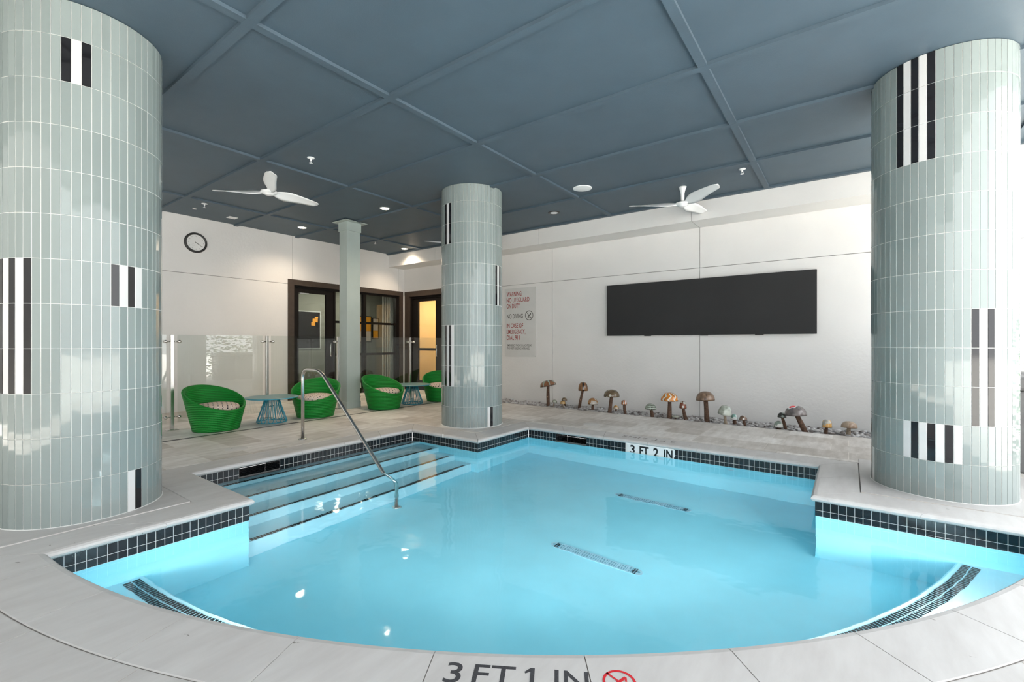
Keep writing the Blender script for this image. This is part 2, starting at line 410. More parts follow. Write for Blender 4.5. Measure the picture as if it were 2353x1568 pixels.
# wall_left: backing + 30 mm panels with open joints; door opening Y 5.17..8.37, z<2.67
mb = MB()
DY0, DY1, DZ = 5.17, 8.37, 2.67
for (y0, y1, z0, z1) in ((-1.0, DY0, -0.05, HC+.1), (DY0, DY1, DZ, HC+.1), (DY1, YB+.3, -0.05, HC+.1)): mb.box(XW-0.13, XW-0.014, y0, y1, z0, z1, 1)
for (y0, y1, z0, z1) in ((-1.0, 2.25, -.05, 2.565), (2.25, DY0, -.05, 2.565), (-1.0, 2.25, 2.565, HC+.1), (2.25, 5.276, 2.565, HC+.1),
                         (5.276, 8.24, DZ, HC+.1), (8.24, YB+.3, 2.565, HC+.1), (8.37, YB+.3, -.05, 2.565), (DY0, 5.276, 2.565, DZ)):
    if (y0, z0) == (DY0, 2.565): mb.box(XW-.02, XW, y0-G, y1-G, z0+G, z1, 0); continue
    if (y0, z0) == (5.276, DZ): mb.box(XW-.02, XW, y0+G, y1-G, z0, z1, 0); continue
    if (y0, z0) == (2.25, 2.565): mb.box(XW-.02, XW, y0+G, DY0-G, z0+G, z1, 0); mb.box(XW-.02, XW, DY0-G, y1-G, DZ, z1, 0); continue
    mb.box(XW-.02, XW, y0+G, y1-G if y1 != DY0 else y1, z0+G, z1-G, 0)
tag(mb.build('wall_left', [M['plaster_wall'], M['dark_joint']]), kind='structure')
# wall_back behind the pebble bed, door_2 opening X -9.84..-8.45
mb = MB()
D2A, D2B, D2Z = -9.84, -8.30, 2.665
XE = 1.92
for (x0, x1, z0, z1) in ((XW-.13, D2A, -.2, HC+.1), (D2A, D2B, D2Z, HC+.1), (D2B, XE, -.2, HC+.1)): mb.box(x0, x1, YB+.014, YB+.16, z0, z1, 1)
gx = [XW, -8.14, -5.125, -2.106, 0.91, XE]
for i in range(5):
    for (z0, z1) in ((-.2, 2.585), (2.585, HC)):
        x0, x1 = gx[i], gx[i+1]
        segs = [(x0+G, x1-G, z0+G, z1-G)]
        if i == 0:
            segs = [(x0, D2A, z0, z1-G), (D2B, x1-G, z0, z1-G)] if z0 < 0 else [(x0, x1-G, D2Z, z1)]
        for s_ in segs: mb.box(s_[0], s_[1], YB, YB+.02, s_[2], s_[3], 0)
tag(mb.build('wall_back', [M['plaster_wall'], M['dark_joint']]), kind='structure')
mb = MB(); mb.box(XW-.3, 1.6, -4.6, -4.3, -.2, 6.5); mb.box(XW-.3, XW, -4.3, -1.0, -.2, 6.5)  # unseen facade and side wall, added behind the camera to hold back sky light
tag(mb.build('wall_sky_block', plain('sky_block_render', (.45, .45, .44), .8, noise=.1, nscale=1)), kind='structure')
# bulkhead above it
mb = MB()
for i in range(5):
    mb.box(gx[i]+(G if i else 0), gx[i+1]-G, YBH, YB-0.002, 3.29, HC+.05, 0)
mb.box(XW, XE-.01, YBH+.02, YB-.002, 3.305, HC+.05, 1)
tag(mb.build('trim_1', [M['plaster_wall'], M['dark_joint']]), kind='structure')

# ------------------------------------------------------------------ ceiling with battens
mb = MB(); mb.box(-10.03, 1.95, -2.4, YB+.15, HC, HC+.35)
tag(mb.build('ceiling', M['ceiling']), kind='structure')
mb = MB(); bw = 0.072; bt = 0.028
gxs = [-8.56, -6.05, -3.503, -0.96, 1.59]; gys = [-2.3, -1.02, 0.255, 1.524, 2.801, 4.073, 5.338, 6.587]
def off_cols(x0, x1, y0, y1): return True
for x in gxs: mb.box(x-bw, x, -2.4, YBH-.01, HC-bt, HC+.01)
for y in gys: mb.box(XW, 1.95, y, y+bw, HC-bt-.001, HC+.01)
mb.box(XW, XE, YBH-bw-.0, YBH-.001, HC-bt-.002, HC+.01)
tag(mb.build('trim_2', M['ceiling']), kind='structure')

# ------------------------------------------------------------------ interior rooms seen through the doors
def room(x0, x1, y0, y1, z1, m_wall, m_floor, skip):
    mb = MB(); t = 0.05
    mb.box(x0-t, x1+t, y0-t, y1+t, z1, z1+t, 0); mb.box(x0-t, x1+t, y0-t, y1+t, -.06, -.002, 1)
    if 'x0' not in skip: mb.box(x0-t, x0, y0-t, y1+t, -.002, z1, 0)
    if 'x1' not in skip: mb.box(x1, x1+t, y0-t, y1+t, -.002, z1, 0)
    if 'y0' not in skip: mb.box(x0, x1, y0-t, y0, -.002, z1, 0)
    if 'y1' not in skip: mb.box(x0, x1, y1, y1+t, -.002, z1, 0)
    return tag(mb.build('wall_room', [m_wall, m_floor]), kind='structure')
r1 = room(-12.55, XW-.135, 4.9, 10.7, 3.0, M['room_wall'], M['dark_floor'], ('x1',)); r1.name = 'wall_interior'
mb = MB(); mb.box(XW-.185, XW-.135, YB+.3, 10.75, 0, 3.0); tag(mb.build('wall_interior', M['room_wall']), kind='structure')
r2 = room(XW-.05, -7.4, YB+.17, 10.9, 2.9, M['warm_wall'], M['dark_floor'], ('y0',)); r2.name = 'wall_lobby'

def framed(name, y0, y1, z0, z1, x, label, cat, split=None, mats=('orange', 'cream')):
    r = tag(empty(name, (x, (y0+y1)/2, z0)), label, cat)
    mb = MB(); t = .03; mb.box(0, .02, y0-(y0+y1)/2-t, y1-(y0+y1)/2+t, -t, z1-z0+t); mb.build('frame', M['door_black'] if name != 'wall_screen' else M['curtain'], r)
    mb = MB(); h = (y1-y0)/2; s_ = split or 0
    mb.box(.02, .026, -h, h, s_, z1-z0); mb.build('picture_upper' if split else 'picture', M[mats[0]], r)
    if split: mb = MB(); mb.box(.02, .026, -h, h, 0, s_-.003); mb.build('picture_lower', M[mats[1]], r)
    return r
framed('framed_poster', 8.86, 9.28, 1.32, 2.10, -12.55, 'orange and cream framed poster seen through the right glass door pane, the wider of two', 'poster', 0.33)
framed('framed_poster', 9.38, 9.56, 1.42, 2.06, -12.55, 'narrow cream framed poster right of the orange poster behind the door glass', 'poster', 0.25, ('cream', 'orange'))
ws = framed('wall_screen', 6.80, 7.50, 1.12, 2.16, -12.55, 'dark television in a pale frame inside the room behind the left glass door', 'television', None, ('door_black',))
mb = MB()
for (y, z, w, h) in ((.20, .80, .16, .10), (.14, .70, .12, .10), (.24, .88, .10, .05)): mb.box(.027, .03, y-w/2, y+w/2, z-h/2, z+h/2)
mb.build('screen_image', M['orange'], ws)
mb = MB()
N = 60
for i in range(N):
    f0, f1 = i/N, (i+1)/N
    p = lambda f: (-12.42 + .035*math.sin(f*42), 9.66 + f*.62)
    a, b = p(f0), p(f1); mb.poly([(a[0], a[1], .05), (b[0], b[1], .05), (b[0], b[1], 2.85), (a[0], a[1], 2.85)])
    mb.poly([(a[0]-.012, a[1], .05), (b[0]-.012, b[1], .05), (b[0]-.012, b[1], 2.85), (a[0]-.012, a[1], 2.85)])
cu = mb.build('curtain', M['curtain']); tag(cu, 'pale full-length curtain inside the room, seen through the rightmost pane', 'curtain')
mb = MB(); mb.tube([(-12.43, 9.6, 2.87), (-12.43, 10.35, 2.87)], .012, mi=0); mb.build('curtain_rod', M['steel'], cu)

# ------------------------------------------------------------------ doors (structure)
d1 = tag(empty('door_1', (XW, 0, 0)), kind='structure')
def part(name, mats, parent, boxes, bev=0):
    mb = MB()
    for b in boxes: mb.box(*b, bev=bev)
    return mb.build(name, mats, parent)
Y0, Y1 = DY0, DY1
part('casing', M['casing'], d1, [(-.02, .03, Y0-.0, Y0+.13, 0, DZ), (-.02, .03, Y1-.11, Y1, 0, DZ), (-.02, .03, Y0+.13, Y1-.11, DZ-.12, DZ)])
fy = Y0+.13
part('frame', M['door_black'], d1, [(-.12, -.01, fy, fy+.055, 0, DZ-.12), (-.12, -.01, 8.165, Y1-.11, 0, DZ-.12), (-.12, -.01, fy+.055, 8.165, DZ-.17, DZ-.12),
     (-.12, -.02, 6.30, 6.345, 0, DZ-.17), (-.12, -.02, 7.13, 7.215, 0, DZ-.17), (-.12, -.02, 6.345, 8.165, 0, .12),
     (-.10, -.03, 6.345, 7.13, 1.745, 1.80), (-.10, -.03, 7.215, 8.165, 1.745, 1.80), (-.10, -.03, 6.345, 7.13, .95, 1.01), (-.10, -.03, 7.215, 8.165, .95, 1.01)])
lf = part('door_leaf', M['door_black'], d1, [(-.09, -.03, fy+.058, 5.435, .01, DZ-.173), (-.09, -.03, 6.105, 6.297, .01, DZ-.173), (-.09, -.03, 5.435, 6.105, 2.40, DZ-.173), (-.09, -.03, 5.435, 6.105, .01, .26)])
part('closer', M['steel'], lf, [(-.028, .0, 5.44, 5.66, 2.37, 2.395)])
mb = MB(); mb.tube([(-.03, 6.20, .95), (.02, 6.20, .95), (.025, 6.19, .98), (.025, 6.19, 1.22), (.02, 6.20, 1.25), (-.03, 6.20, 1.25)], .011); mb.build('handle', M['steel'], lf)
part('pane', M['door_glass'], lf, [(-.062, -.058, 5.435, 6.105, .26, 2.40)])
for (y0, y1) in ((6.345, 7.13), (7.215, 8.165)):
    for (z0, z1) in ((.12, .95), (1.01, 1.745), (1.80, DZ-.17)): part('pane', M['door_glass'], d1, [(-.062, -.058, y0, y1, z0, z1)])
d2 = tag(empty('door_2', (0, YB, 0)), kind='structure')
part('casing', M['casing'], d2, [(D2A, D2A+.19, -.03, .02, 0, D2Z), (D2A+.19, D2B, -.03, .02, D2Z-.14, D2Z), (D2B-.13, D2B, -.03, .02, 0, D2Z-.14)])
part('frame', M['door_black'], d2, [(D2A+.19, D2A+.25, .01, .12, 0, D2Z-.14), (D2A+.25, D2B-.13, .01, .12, D2Z-.2, D2Z-.14)])
lf = part('door_leaf', M['door_black'], d2, [(D2A+.253, -9.375, .03, .09, .01, D2Z-.203), (-8.70, -8.435, .03, .09, .01, D2Z-.203), (-9.375, -8.70, .03, .09, 2.38, D2Z-.203), (-9.375, -8.70, .03, .09, .01, .26), (-9.375, -8.70, .03, .09, 1.06, 1.13)])
for (z0, z1) in ((.26, 1.06), (1.13, 2.38)): part('pane', M['door_glass'], lf, [(-9.375, -8.70, .058, .062, z0, z1)])
mb = MB(); mb.tube([(-8.6, .03, .9), (-8.6, -.03, .92), (-8.6, -.03, 1.2), (-8.6, .03, 1.22)], .011); mb.build('handle', M['steel'], lf)

# ------------------------------------------------------------------ swimming pool
RY_ = Matrix.Rotation(PI/2, 4, 'Y'); PLE = 7.5
pool = tag(empty('swimming_pool', (0, 0, 0)), 'blue swimming pool with pale stone coping, notched corners and a curved near edge', 'swimming pool')
# basin: outer shell with floor and walls
mb = MB(); N = len(LOOP)
W_O = offset_loop(LOOP, 0.004)
sk = [((XBL, 2.185), (XBL, 2.615)), ((-2.945, YBK), (-3.435, YBK))]
bm = mb.bm
top = [bm.verts.new((p.x, p.y, -0.20)) for p in W_O]; bot = [bm.verts.new((p.x, p.y, PF)) for p in W_O]
for i in range(N): mb.face([top[i], top[(i+1) % N], bot[(i+1) % N], bot[i]])
es = [bm.edges.get((bot[i], bot[(i+1) % N])) for i in range(N)]
bmesh.ops.triangle_fill(bm, use_beauty=True, use_dissolve=False, edges=es)
mb.build('basin', M['basin'], pool)
# upper collar behind the tile band, open at the two skimmers
mb = MB()
path = W_O
def band_segments():
    segs = []
    for i in range(N):
        a, b = LOOP[i], LOOP[(i+1) % N]
        segs.append((a, b))
    return segs
def seg_minus(a, b, hole):
    h0, h1 = Vector(hole[0]), Vector(hole[1])
    d = (b-a).normalized(); L = (b-a).length
    t0, t1 = sorted(((h0-a).dot(d), (h1-a).dot(d)))
    if abs((h0-a).cross(d)) > .01 or abs((h1-a).cross(d)) > .01 or t1 < 0 or t0 > L: return [(0, L)]
    return [(0, t0), (t1, L)]
tileW, tileH, jt = 0.0525, 0.073, 0.0036
tiles = MB(); grout = MB()
acc = 0.0
label_x = (-2.346, -1.728)
for (a, b) in band_segments():
    L = (b-a).length; d = (b-a)/L; nrm = Vector((d.y, -d.x))
    parts_ = [(0, L)]
    for hole in sk:
        np_ = []
        for (s0, s1) in parts_:
            for (u0, u1) in seg_minus(a, b, hole):
                lo, hi = max(s0, u0), min(s1, u1)
                if hi - lo > .01: np_.append((lo, hi))
        parts_ = np_
    for (s0, s1) in parts_:
        p, q = a + d*s0, a + d*s1
        for (x0, y0, x1, y1) in ((p.x, p.y, q.x, q.y),):
            o = nrm*0.0018
            grout.poly([(p.x+o.x, p.y+o.y, TT), (q.x+o.x, q.y+o.y, TT), (q.x+o.x, q.y+o.y, -.205), (p.x+o.x, p.y+o.y, -.205)])
        L2 = s1 - s0
        n = max(1, round(L2/tileW)); w = L2/n
        for k in range(n):
            u0, u1 = s0 + k*w + jt/2, s0 + (k+1)*w - jt/2
            c0 = a + d*u0; c1 = a + d*u1
            mid = (c0+c1)/2
            if abs(mid.y - YBK) < .01 and label_x[0] < mid.x < label_x[1]: continue
            for (z1, z0) in ((TT, TT-tileH+jt), (TT-tileH, TT-2*tileH+jt)):
                vs = [(c0.x, c0.y), (c1.x, c1.y), (c1.x+nrm.x*.006, c1.y+nrm.y*.006), (c0.x+nrm.x*.006, c0.y+nrm.y*.006)]
                V = [[tiles.bm.verts.new((x, y, z)) for x, y in vs] for z in (z0, z1)]
                for i in range(4): tiles.face([V[0][i], V[0][(i+1) % 4], V[1][(i+1) % 4], V[1][i]])
                tiles.face(V[1]); tiles.face(list(reversed(V[0])))
band = grout.build('tile_band', M['grout'], pool)
tiles.build('tile_row', M['black_tile'], band)
# depth plate on the far wall
pl = part('depth_plate', M['white_tile'], pool, [(label_x[0]+.003, label_x[1]-.003, YBK-.001, YBK+.006, TT-.004, -.150)])
RX = Matrix.Rotation(PI/2, 4, 'X')
for (s_, x, w_) in (('3', -2.304, .062), ('FT', -2.18, .122), ('2', -2.0, .068), ('IN', -1.865, .108)):
    mb = MB(); text_mesh(None, mb, s_, 0.104, width=w_, bold=0.03, M=Matrix.Translation((x, YBK-.0015, -.176)) @ RX)
    mb.build('depth_lettering', M['column_black'], pl)
# skimmer throats lined with black tiles
for (x0, x1, y0, y1, fx) in ((XBL-.34, XBL, 2.185, 2.615, 'x'), (-3.435, -2.945, YBK, YBK+.34, 'y')):
    mb = MB(); t = .012
    mb.box(x0-.04, x1+(.04 if fx == 'y' else -.002), y0-(.04 if fx == 'x' else -.002), y1+.04, TT+.001, -.046, 0)
    zb = -.166
    def tl(p0, u, v, nu, nv, su, sv):
        for i in range(nu):
            for j in range(nv):
                a_ = Vector(p0) + Vector(u)*(i*su+jt/2) + Vector(v)*(j*sv+jt/2); b_ = a_ + Vector(u)*(su-jt); c_ = b_ + Vector(v)*(sv-jt); d_ = a_ + Vector(v)*(sv-jt)
                mb.poly([a_, b_, c_, d_], 1)
    zf = -.150
    mb.box(x0, x1, y0, y1, -.215, zf-.002, 0)
    nx, ny = round((x1-x0)/.052), round((y1-y0)/.052)
    tl((x0, y0, zf), (1,0,0), (0,1,0), nx, ny, (x1-x0)/nx, (y1-y0)/ny)
    if fx == 'x':
        tl((x0, y0, zf), (0,1,0), (0,0,1), ny, 2, (y1-y0)/ny, .046)
        for yy in (y0+.001, y1-.001): tl((x0, yy, zf), (1,0,0), (0,0,1), nx, 2, (x1-x0)/nx, .046)
        mb.box(x0-.01, x0-.002, y0, y1, zf, TT, 0)
        for yy in (y0-.042, y1+.002): mb.box(x0, x1-.002, yy, yy+.04, -.215, TT+.001, 0)
    else:
        tl((x0, y1, zf), (1,0,0), (0,0,1), nx, 2, (x1-x0)/nx, .046)
        for xx in (x0+.001, x1-.001): tl((xx, y0, zf), (0,1,0), (0,0,1), ny, 2, (y1-y0)/ny, .046)
        mb.box(x0, x1, y1+.002, y1+.01, zf, TT, 0)
        for xx in (x0-.042, x1+.002): mb.box(xx, xx+.04, y0+.002, y1, -.215, TT+.001, 0)
    mb.build('skimmer_opening', [M['dark_joint'], M['black_tile']], pool)
# steps in the left alcove: top z, front edge X
steps = ((-.205, -5.03), (-.34, -4.635), (-.57, -4.33), (-.80, -4.03))
for i, (z, x) in enumerate(steps):
    zb = steps[i+1][0] if i < 3 else PF
    mb = MB(); mb.box(XBL-.003, x, YN0-.003, YN1+.003, zb, z, bev=.006 if i else 0)
    st = mb.build('step', M['basin_step'], pool)
    mb = MB(); y0, y1 = YN0+.07, YN1-.07
    n = int((y1-y0)/.027)
    for k in range(n):
        for r in (0, 1):
            mb.box(x-.012-.022*r-.019, x-.012-.022*r, y0+k*.027, y0+k*.027+.022, z-.001, z+.003)
    mb.build('nosing_tiles', M['strip_tile'], st)
# bench following the curve
RB = 5.13; ZB = -.62
mb = MB(); prev = None
n = 120; rings = []
for i in range(n+1):
    a = a0 + (a1-a0)*i/n
    rings.append([mb.bm.verts.new((*arc_pt(a, r), z)) for r, z in ((ARC_R+.003, ZB), (RB+.01, ZB), (RB, ZB-.01), (RB, PF))])
for i in range(n):
    for j in range(3): mb.face([rings[i][j], rings[i][j+1], rings[i+1][j+1], rings[i+1][j]], smooth=False)
bench = mb.build('bench', M['basin_step'], pool)
mb = MB()
da = .027/5.2; aa = a0 + .012
# keep inside the notch walls
while aa < a1 - .03:
    for r in (5.165, 5.215):
        q = [arc_pt(aa, r), arc_pt(aa, r+.042), arc_pt(aa+da*.72, r+.042), arc_pt(aa+da*.72, r)]
        mb.poly([(p.x, p.y, ZB+.003) for p in q])
        for k in range(4):
            p, w_ = q[k], q[(k+1) % 4]; mb.poly([(p.x, p.y, ZB+.003), (w_.x, w_.y, ZB+.003), (w_.x, w_.y, ZB-.001), (p.x, p.y, ZB-.001)])
    aa += da
mb.build('bench_mosaic_strip', M['strip_tile'], bench)
# main drains
M['drain'] = plain('pale_blue_drain', (0.40, 0.70, 0.82), 0.6, noise=0.1, nscale=40)
M['drain_slot'] = plain('drain_slot', (0.16, 0.40, 0.52), 0.7)
for (y, dx) in ((3.555, 0), (4.935, .01)):
    mb = MB(); x0, x1 = -2.165+dx, -1.327+dx; h = .045
    mb.box(x0+h, x1-h, y-h, y+h, PF, PF+.008); 
    for xx in (x0+h, x1-h): mb.lathe([(h, PF), (h, PF+.008)], 20, (xx, y, 0))
    dr = mb.build('main_drain', M['drain'], pool)
    mb = MB()
    k = 0; xx = x0+.06
    while xx < x1-.06:
        if k % 4 != 3:
            for (u, v) in ((-.034, -.006), (.006, .034)): mb.box(xx, xx+.011, y+u, y+v, PF+.008, PF+.0095)
        else: mb.box(xx, xx+.004, y-.038, y+.038, PF+.008, PF+.0095)
        xx += .021; k += 1
    for xx in (x0+.03, x1-.03): mb.lathe([(.014, PF+.008), (.014, PF+.0105)], 12, (xx, y, 0))
    mb.build('drain_slots', M['drain_slot'], dr)
# wall inlets just under the waterline on the far wall, and the ring in the pool floor
for x in (-1.90, -1.10, -0.48):
    mb = MB(); mb.lathe([(.0, 0), (.035, 0), (.04, .006), (.04, .01)], 20, m=Matrix.Rotation(PI/2, 4, 'X')); o = mb.build('wall_inlet', M['drain'], pool); o.location = (x, YBK+.012, -.30)
for y in (2.2, 3.6): 
    mb = MB(); mb.lathe([(.0, .006), (.03, .006), (.036, .0)], 20, cap=False); o = mb.build('floor_inlet', M['drain'], pool); o.location = (-4.75, y, -.34)
for a in [a0 + (a1-a0)*f for f in (.17, .34, .50, .66, .83)]:  # underwater lamps on the near wall, added to brighten the water
    p = arc_pt(a, ARC_R-.004); mz = math.atan2(ARC_C.y-p.y, ARC_C.x-p.x)
    mb = MB(); mb.lathe([(.145, 0), (.14, .012), (.11, .016), (.108, .006), (0, .006)], 32, m=RY_, cap=False); o = mb.build('added_fill_fixture', M['steel'], pool); o.location = (p.x, p.y, -.42); o.rotation_euler.z = mz
    L = bpy.data.lights.new('added_fill_lamp', 'AREA'); L.shape = 'DISK'; L.size = .22; L.energy = PLE; L.color = (.92, .98, 1.0)
    q = link(bpy.data.objects.new('added_fill_lamp', L)); q.parent = o; q.location = (.02, 0, 0); q.rotation_euler = (0, -PI/2 - .05, 0)
# coping: swept bullnose in separate stones
prof = [(CO, TT+.003), (CO, -.006), (CO-.006, 0), (0.012, 0), (-.012, -.004), (-.024, -.014), (-.030, -.0275), (-.024, -.041), (-.012, -.051), (0.006, TT), ]
offs = [offset_loop(LOOP, d) for d, z in prof]
# distances along the loop
stones = []
def lerp_ring(i, t):
    j = (i+1) % N
    return [(o[i].lerp(o[j], t), z) for o, (d, z) in zip(offs, prof)]
# arc stones
bounds = []
a_marks = [math.atan2(-5.5, 1.2)]
pitch = 0.61/ARC_R
am = [math.atan2(.642-ARC_C.y, -3.058-ARC_C.x)]
while am[0] - pitch > a0 + .02: am.insert(0, am[0]-pitch)
while am[-1] + pitch < a1 - .03: am.append(am[-1]+pitch)
ks = [(a-a0)/(a1-a0)*NA for a in am]
cuts = [0.0] + ks + [float(NA)]
segs = [(cuts[i], cuts[i+1]) for i in range(len(cuts)-1)]
for i in range(NA, N):
    L = (LOOP[(i+1) % N]-LOOP[i]).length; k = max(1, round(L/0.62))
    for j in range(k): segs.append((i + j/k, i + (j+1)/k))
cop = MB()
def add_stone(s0, s1, corner0, corner1):
    gap = 0.0022
    i0 = int(math.floor(s0+1e-9)); L0 = (LOOP[(i0+1) % N]-LOOP[i0 % N]).length
    e = s1 - 1e-9; i1 = int(math.floor(e)); L1 = (LOOP[(i1+1) % N]-LOOP[i1 % N]).length
    ts = [s0 + gap/L0] + [k for k in range(i0+1, i1+1)] + [s1 - gap/L1]
    rings = []
    for t in ts:
        i = int(math.floor(t+1e-9)) % N; f = t - math.floor(t+1e-9)
        rings.append([cop.bm.verts.new((p.x, p.y, z)) for p, z in lerp_ring(i, f)])
    K = len(prof)
    for a, b in zip(rings[:-1], rings[1:]):
        for k in range(K): cop.face([a[k], a[(k+1) % K], b[(k+1) % K], b[k]], smooth=False)
    cop.face(rings[0]); cop.face(list(reversed(rings[-1])))
for (s0, s1) in segs: add_stone(s0, s1, 0, 0)
coping = cop.build('coping', M['coping'], pool)
# mortar bed under and between the stones
mb = MB()
iL = offset_loop(LOOP, 0.0); oL = offset_loop(LOOP, CO+.008)
va = [mb.bm.verts.new((p.x, p.y, -.004)) for p in iL]; vb = [mb.bm.verts.new((p.x, p.y, -.004)) for p in oL]
for i in range(N): mb.face([va[i], va[(i+1) % N], vb[(i+1) % N], vb[i]])
M['mortar'] = plain('grey_mortar', (0.22, 0.20, 0.185), 0.9)
mb.build('mortar_bed', M['mortar'], pool)
# lettering set in the near coping
mb = MB(); th = math.atan2(0.275, 0.467)
Mt = Matrix.Translation((-1.222, 1.221, 0.0004)) @ Matrix.Rotation(th, 4, 'Z')
Mt0 = Mt
for (s_, u, w_) in (('3', 0, .064), ('FT', .108, .160), ('1', .325, None), ('IN', .418, .127)):
    mb = MB()
    if s_ == '1':
        for q in (((.325, 0), (.341, 0), (.341, .106), (.325, .106)), ((.325, .106), (.325, .086), (.306, .074), (.303, .084))): mb.poly([Mt0 @ Vector((a_, b_, .0006)) for a_, b_ in q])
        mb.build('depth_lettering', M['inlay_dark'], pool); continue
    text_mesh(None, mb, s_, 0.106, width=w_, bold=0.004, extrude=.0006, M=Mt0 @ Matrix.Translation((u, 0, 0))); mb.build('depth_lettering', M['inlay_dark'], pool)
def no_diving(mb, R_, w, z=0, mi=0, M_=Matrix()):
    """ring with a slash over a diving figure, flat in the xy plane"""
    def ringf(r0, r1):
        n = 48
        for i in range(n):
            a, b = 2*PI*i/n, 2*PI*(i+1)/n
            mb.poly([M_ @ Vector(p) for p in ((r0*math.cos(a), r0*math.sin(a), z), (r1*math.cos(a), r1*math.sin(a), z), (r1*math.cos(b), r1*math.sin(b), z), (r0*math.cos(b), r0*math.sin(b), z))], mi)
    def bar(p, q, w_, zz):
        p, q = Vector((*p, 0)), Vector((*q, 0)); d = (q-p).normalized(); n_ = Vector((-d.y, d.x, 0))*w_/2
        mb.poly([M_ @ (v + Vector((0, 0, zz))) for v in (p-n_, q-n_, q+n_, p+n_)], mi)
    ringf(R_-w, R_)
    s = R_*.70; bar((-s, s), (s, -s), w*.8, z)
    bar((-.35*R_, -.30*R_), (.42*R_, .42*R_), w*1.2, z+.00005)   # body
    bar((.42*R_, .42*R_), (.40*R_, .05*R_), w*.7, z+.0001)
    bar((-.48*R_, -.52*R_), (.50*R_, -.52*R_), w*.6, z+.0001)    # water
    n = 14
    mb.face([mb.bm.verts.new(M_ @ Vector((-.1*R_ + .12*R_*math.cos(2*PI*i/n), -.32*R_ + .12*R_*math.sin(2*PI*i/n), z+.0001))) for i in range(n)], mi)
mb = MB(); no_diving(mb, .062, .010, 0, 0, Matrix.Translation((-.688, 1.612, .0012)) @ Matrix.Rotation(th, 4, 'Z'))
mb.build('no_diving_symbol', M['inlay_red'], pool)
worn = plain('worn_inlay', (0.20, 0.18, 0.17), .8, noise=.3, nscale=60)
for (s_, u, w_) in (('3', 0, .065), ('FT', .13, .17), ('2', .37, .06), ('INS', .47, .235)):
    mb = MB(); text_mesh(None, mb, s_, 0.085, width=w_, bold=-0.004, extrude=.0006, M=Matrix.Translation((-1.77-u, 5.955, .0004)) @ Matrix.Rotation(PI, 4, 'Z')); mb.build('depth_lettering', worn, pool)
# water
mb = MB(); wl_ = offset_loop(LOOP, -0.0012)
vt = [mb.bm.verts.new((p.x, p.y, WL)) for p in wl_]
es = [mb.bm.edges.new((vt[i], vt[(i+1) % N])) for i in range(N)]
bmesh.ops.triangle_fill(mb.bm, use_beauty=True, use_dissolve=False, edges=es)
wo = mb.build('water', M['water'], pool)
for f in wo.data.polygons: f.use_smooth = False
if wo.data.polygons[0].normal.z < 0: wo.data.flip_normals()

# ------------------------------------------------------------------ handrail
hr = tag(empty('pool_handrail', (-5.765, 3.21, 0)), 'bent steel handrail leading down the pool steps into the water', 'handrail')
def bend(pts, r, n=6):
    pts = [Vector(p) for p in pts]; out = [pts[0]]
    for i in range(1, len(pts)-1):
        a, b, c = pts[i-1], pts[i], pts[i+1]; d1 = (a-b).normalized(); d2 = (c-b).normalized()
        rr = min(r, (a-b).length*.45, (c-b).length*.45); p, q = b+d1*rr, b+d2*rr
        for k in range(n+1):
            t = k/n; out.append(p*(1-t)**2 + b*2*t*(1-t) + q*t*t)
    out.append(pts[-1]); return out
mb = MB(); mb.tube(bend([(0, 0, 0), (0, 0, .915), (.42, 0, .915), (1.845, 0, -.33), (1.877, 0, -.50), (1.877, 0, PF)], .12), .021, 16)
mb.build('rail', M['steel'], hr)
for (x, z) in ((0, 0), (1.877, PF)):
    mb = MB(); mb.lathe([(.055, 0), (.055, .006), (.045, .014), (.024, .018)], 24); o = mb.build('flange', M['steel'], hr); o.location = (x, 0, z)

# ------------------------------------------------------------------ round tiled columns
NT = 57; RC = 0.475; RH = 0.3065
def column(cx_, cy_, off, special, label):
    r = tag(empty('tiled_column', (cx_, cy_, 0)), label, 'column')
    mb = MB(); mb.lathe([(RC-.0012, 0.0), (RC-.0012, HC-.004)], NT*2); mb.build('grout_core', M['grout'], r)
    mb = MB(); mb.lathe([(RC+.012, .0), (RC+.006, .005), (RC-.012, .006)], NT, cap=False); mb.build('base_grout', M['grout'], r)
    mb = MB(); da = 2*PI/NT; g = .0022/RC
    lo_ = MB(); hi_ = MB()
    for row in range(12):
        z0, z1 = row*RH + .0016 + (.005 if row == 0 else 0), min((row+1)*RH - .0016, HC-.003)
        for k in range(NT):
            a = (k+off)*da; A, B = a-da/2+g, a+da/2-g
            c = special.get((k, row))
            t = {None: mb, 'b': lo_, 'w': hi_}[c]
            ro_, ri_ = RC+.0018, RC-.006
            ch = .0015
            jit = random.uniform(-.0006, .0006)
            q = []
            for (rr, s_) in ((ri_, 0), (ro_-ch, 0), (ro_+jit, ch)):
                ring = []
                for (aa_, zz_) in ((A, z0), (B, z0), (B, z1), (A, z1)):
                    a2 = aa_ + (s_/RC if aa_ == A else -s_/RC); z2 = zz_ + (s_ if zz_ == z0 else -s_)
                    ring.append(t.bm.verts.new((rr*math.cos(a2), rr*math.sin(a2), z2)))
                q.append(ring)
            for j in (0, 1):
                for i in range(4): t.face([q[j][i], q[j][(i+1) % 4], q[j+1][(i+1) % 4], q[j+1][i]])
            t.face(q[2])
    mb.build('glass_tiles', M['column_tile'], r); lo_.build('black_tiles', M['column_black'], r); hi_.build('white_tiles', M['column_white'], r)
    return r
def spec(*blocks):
    d = {}
    for cols, rows, start in blocks:
        for i, k in enumerate(cols):
            for rw in rows: d[(k, rw)] = 'bw'[(i + start) % 2]
    return d
column(-4.78, .90, .48, spec(([53, 54, 55], [10], 0), ([45, 46, 47, 48, 49], [3, 4, 5], 0), ([1, 2, 3, 4], [5], 0), ([3, 4], [0], 1)),
       'broad sea-green tiled round column filling the left edge of the picture')
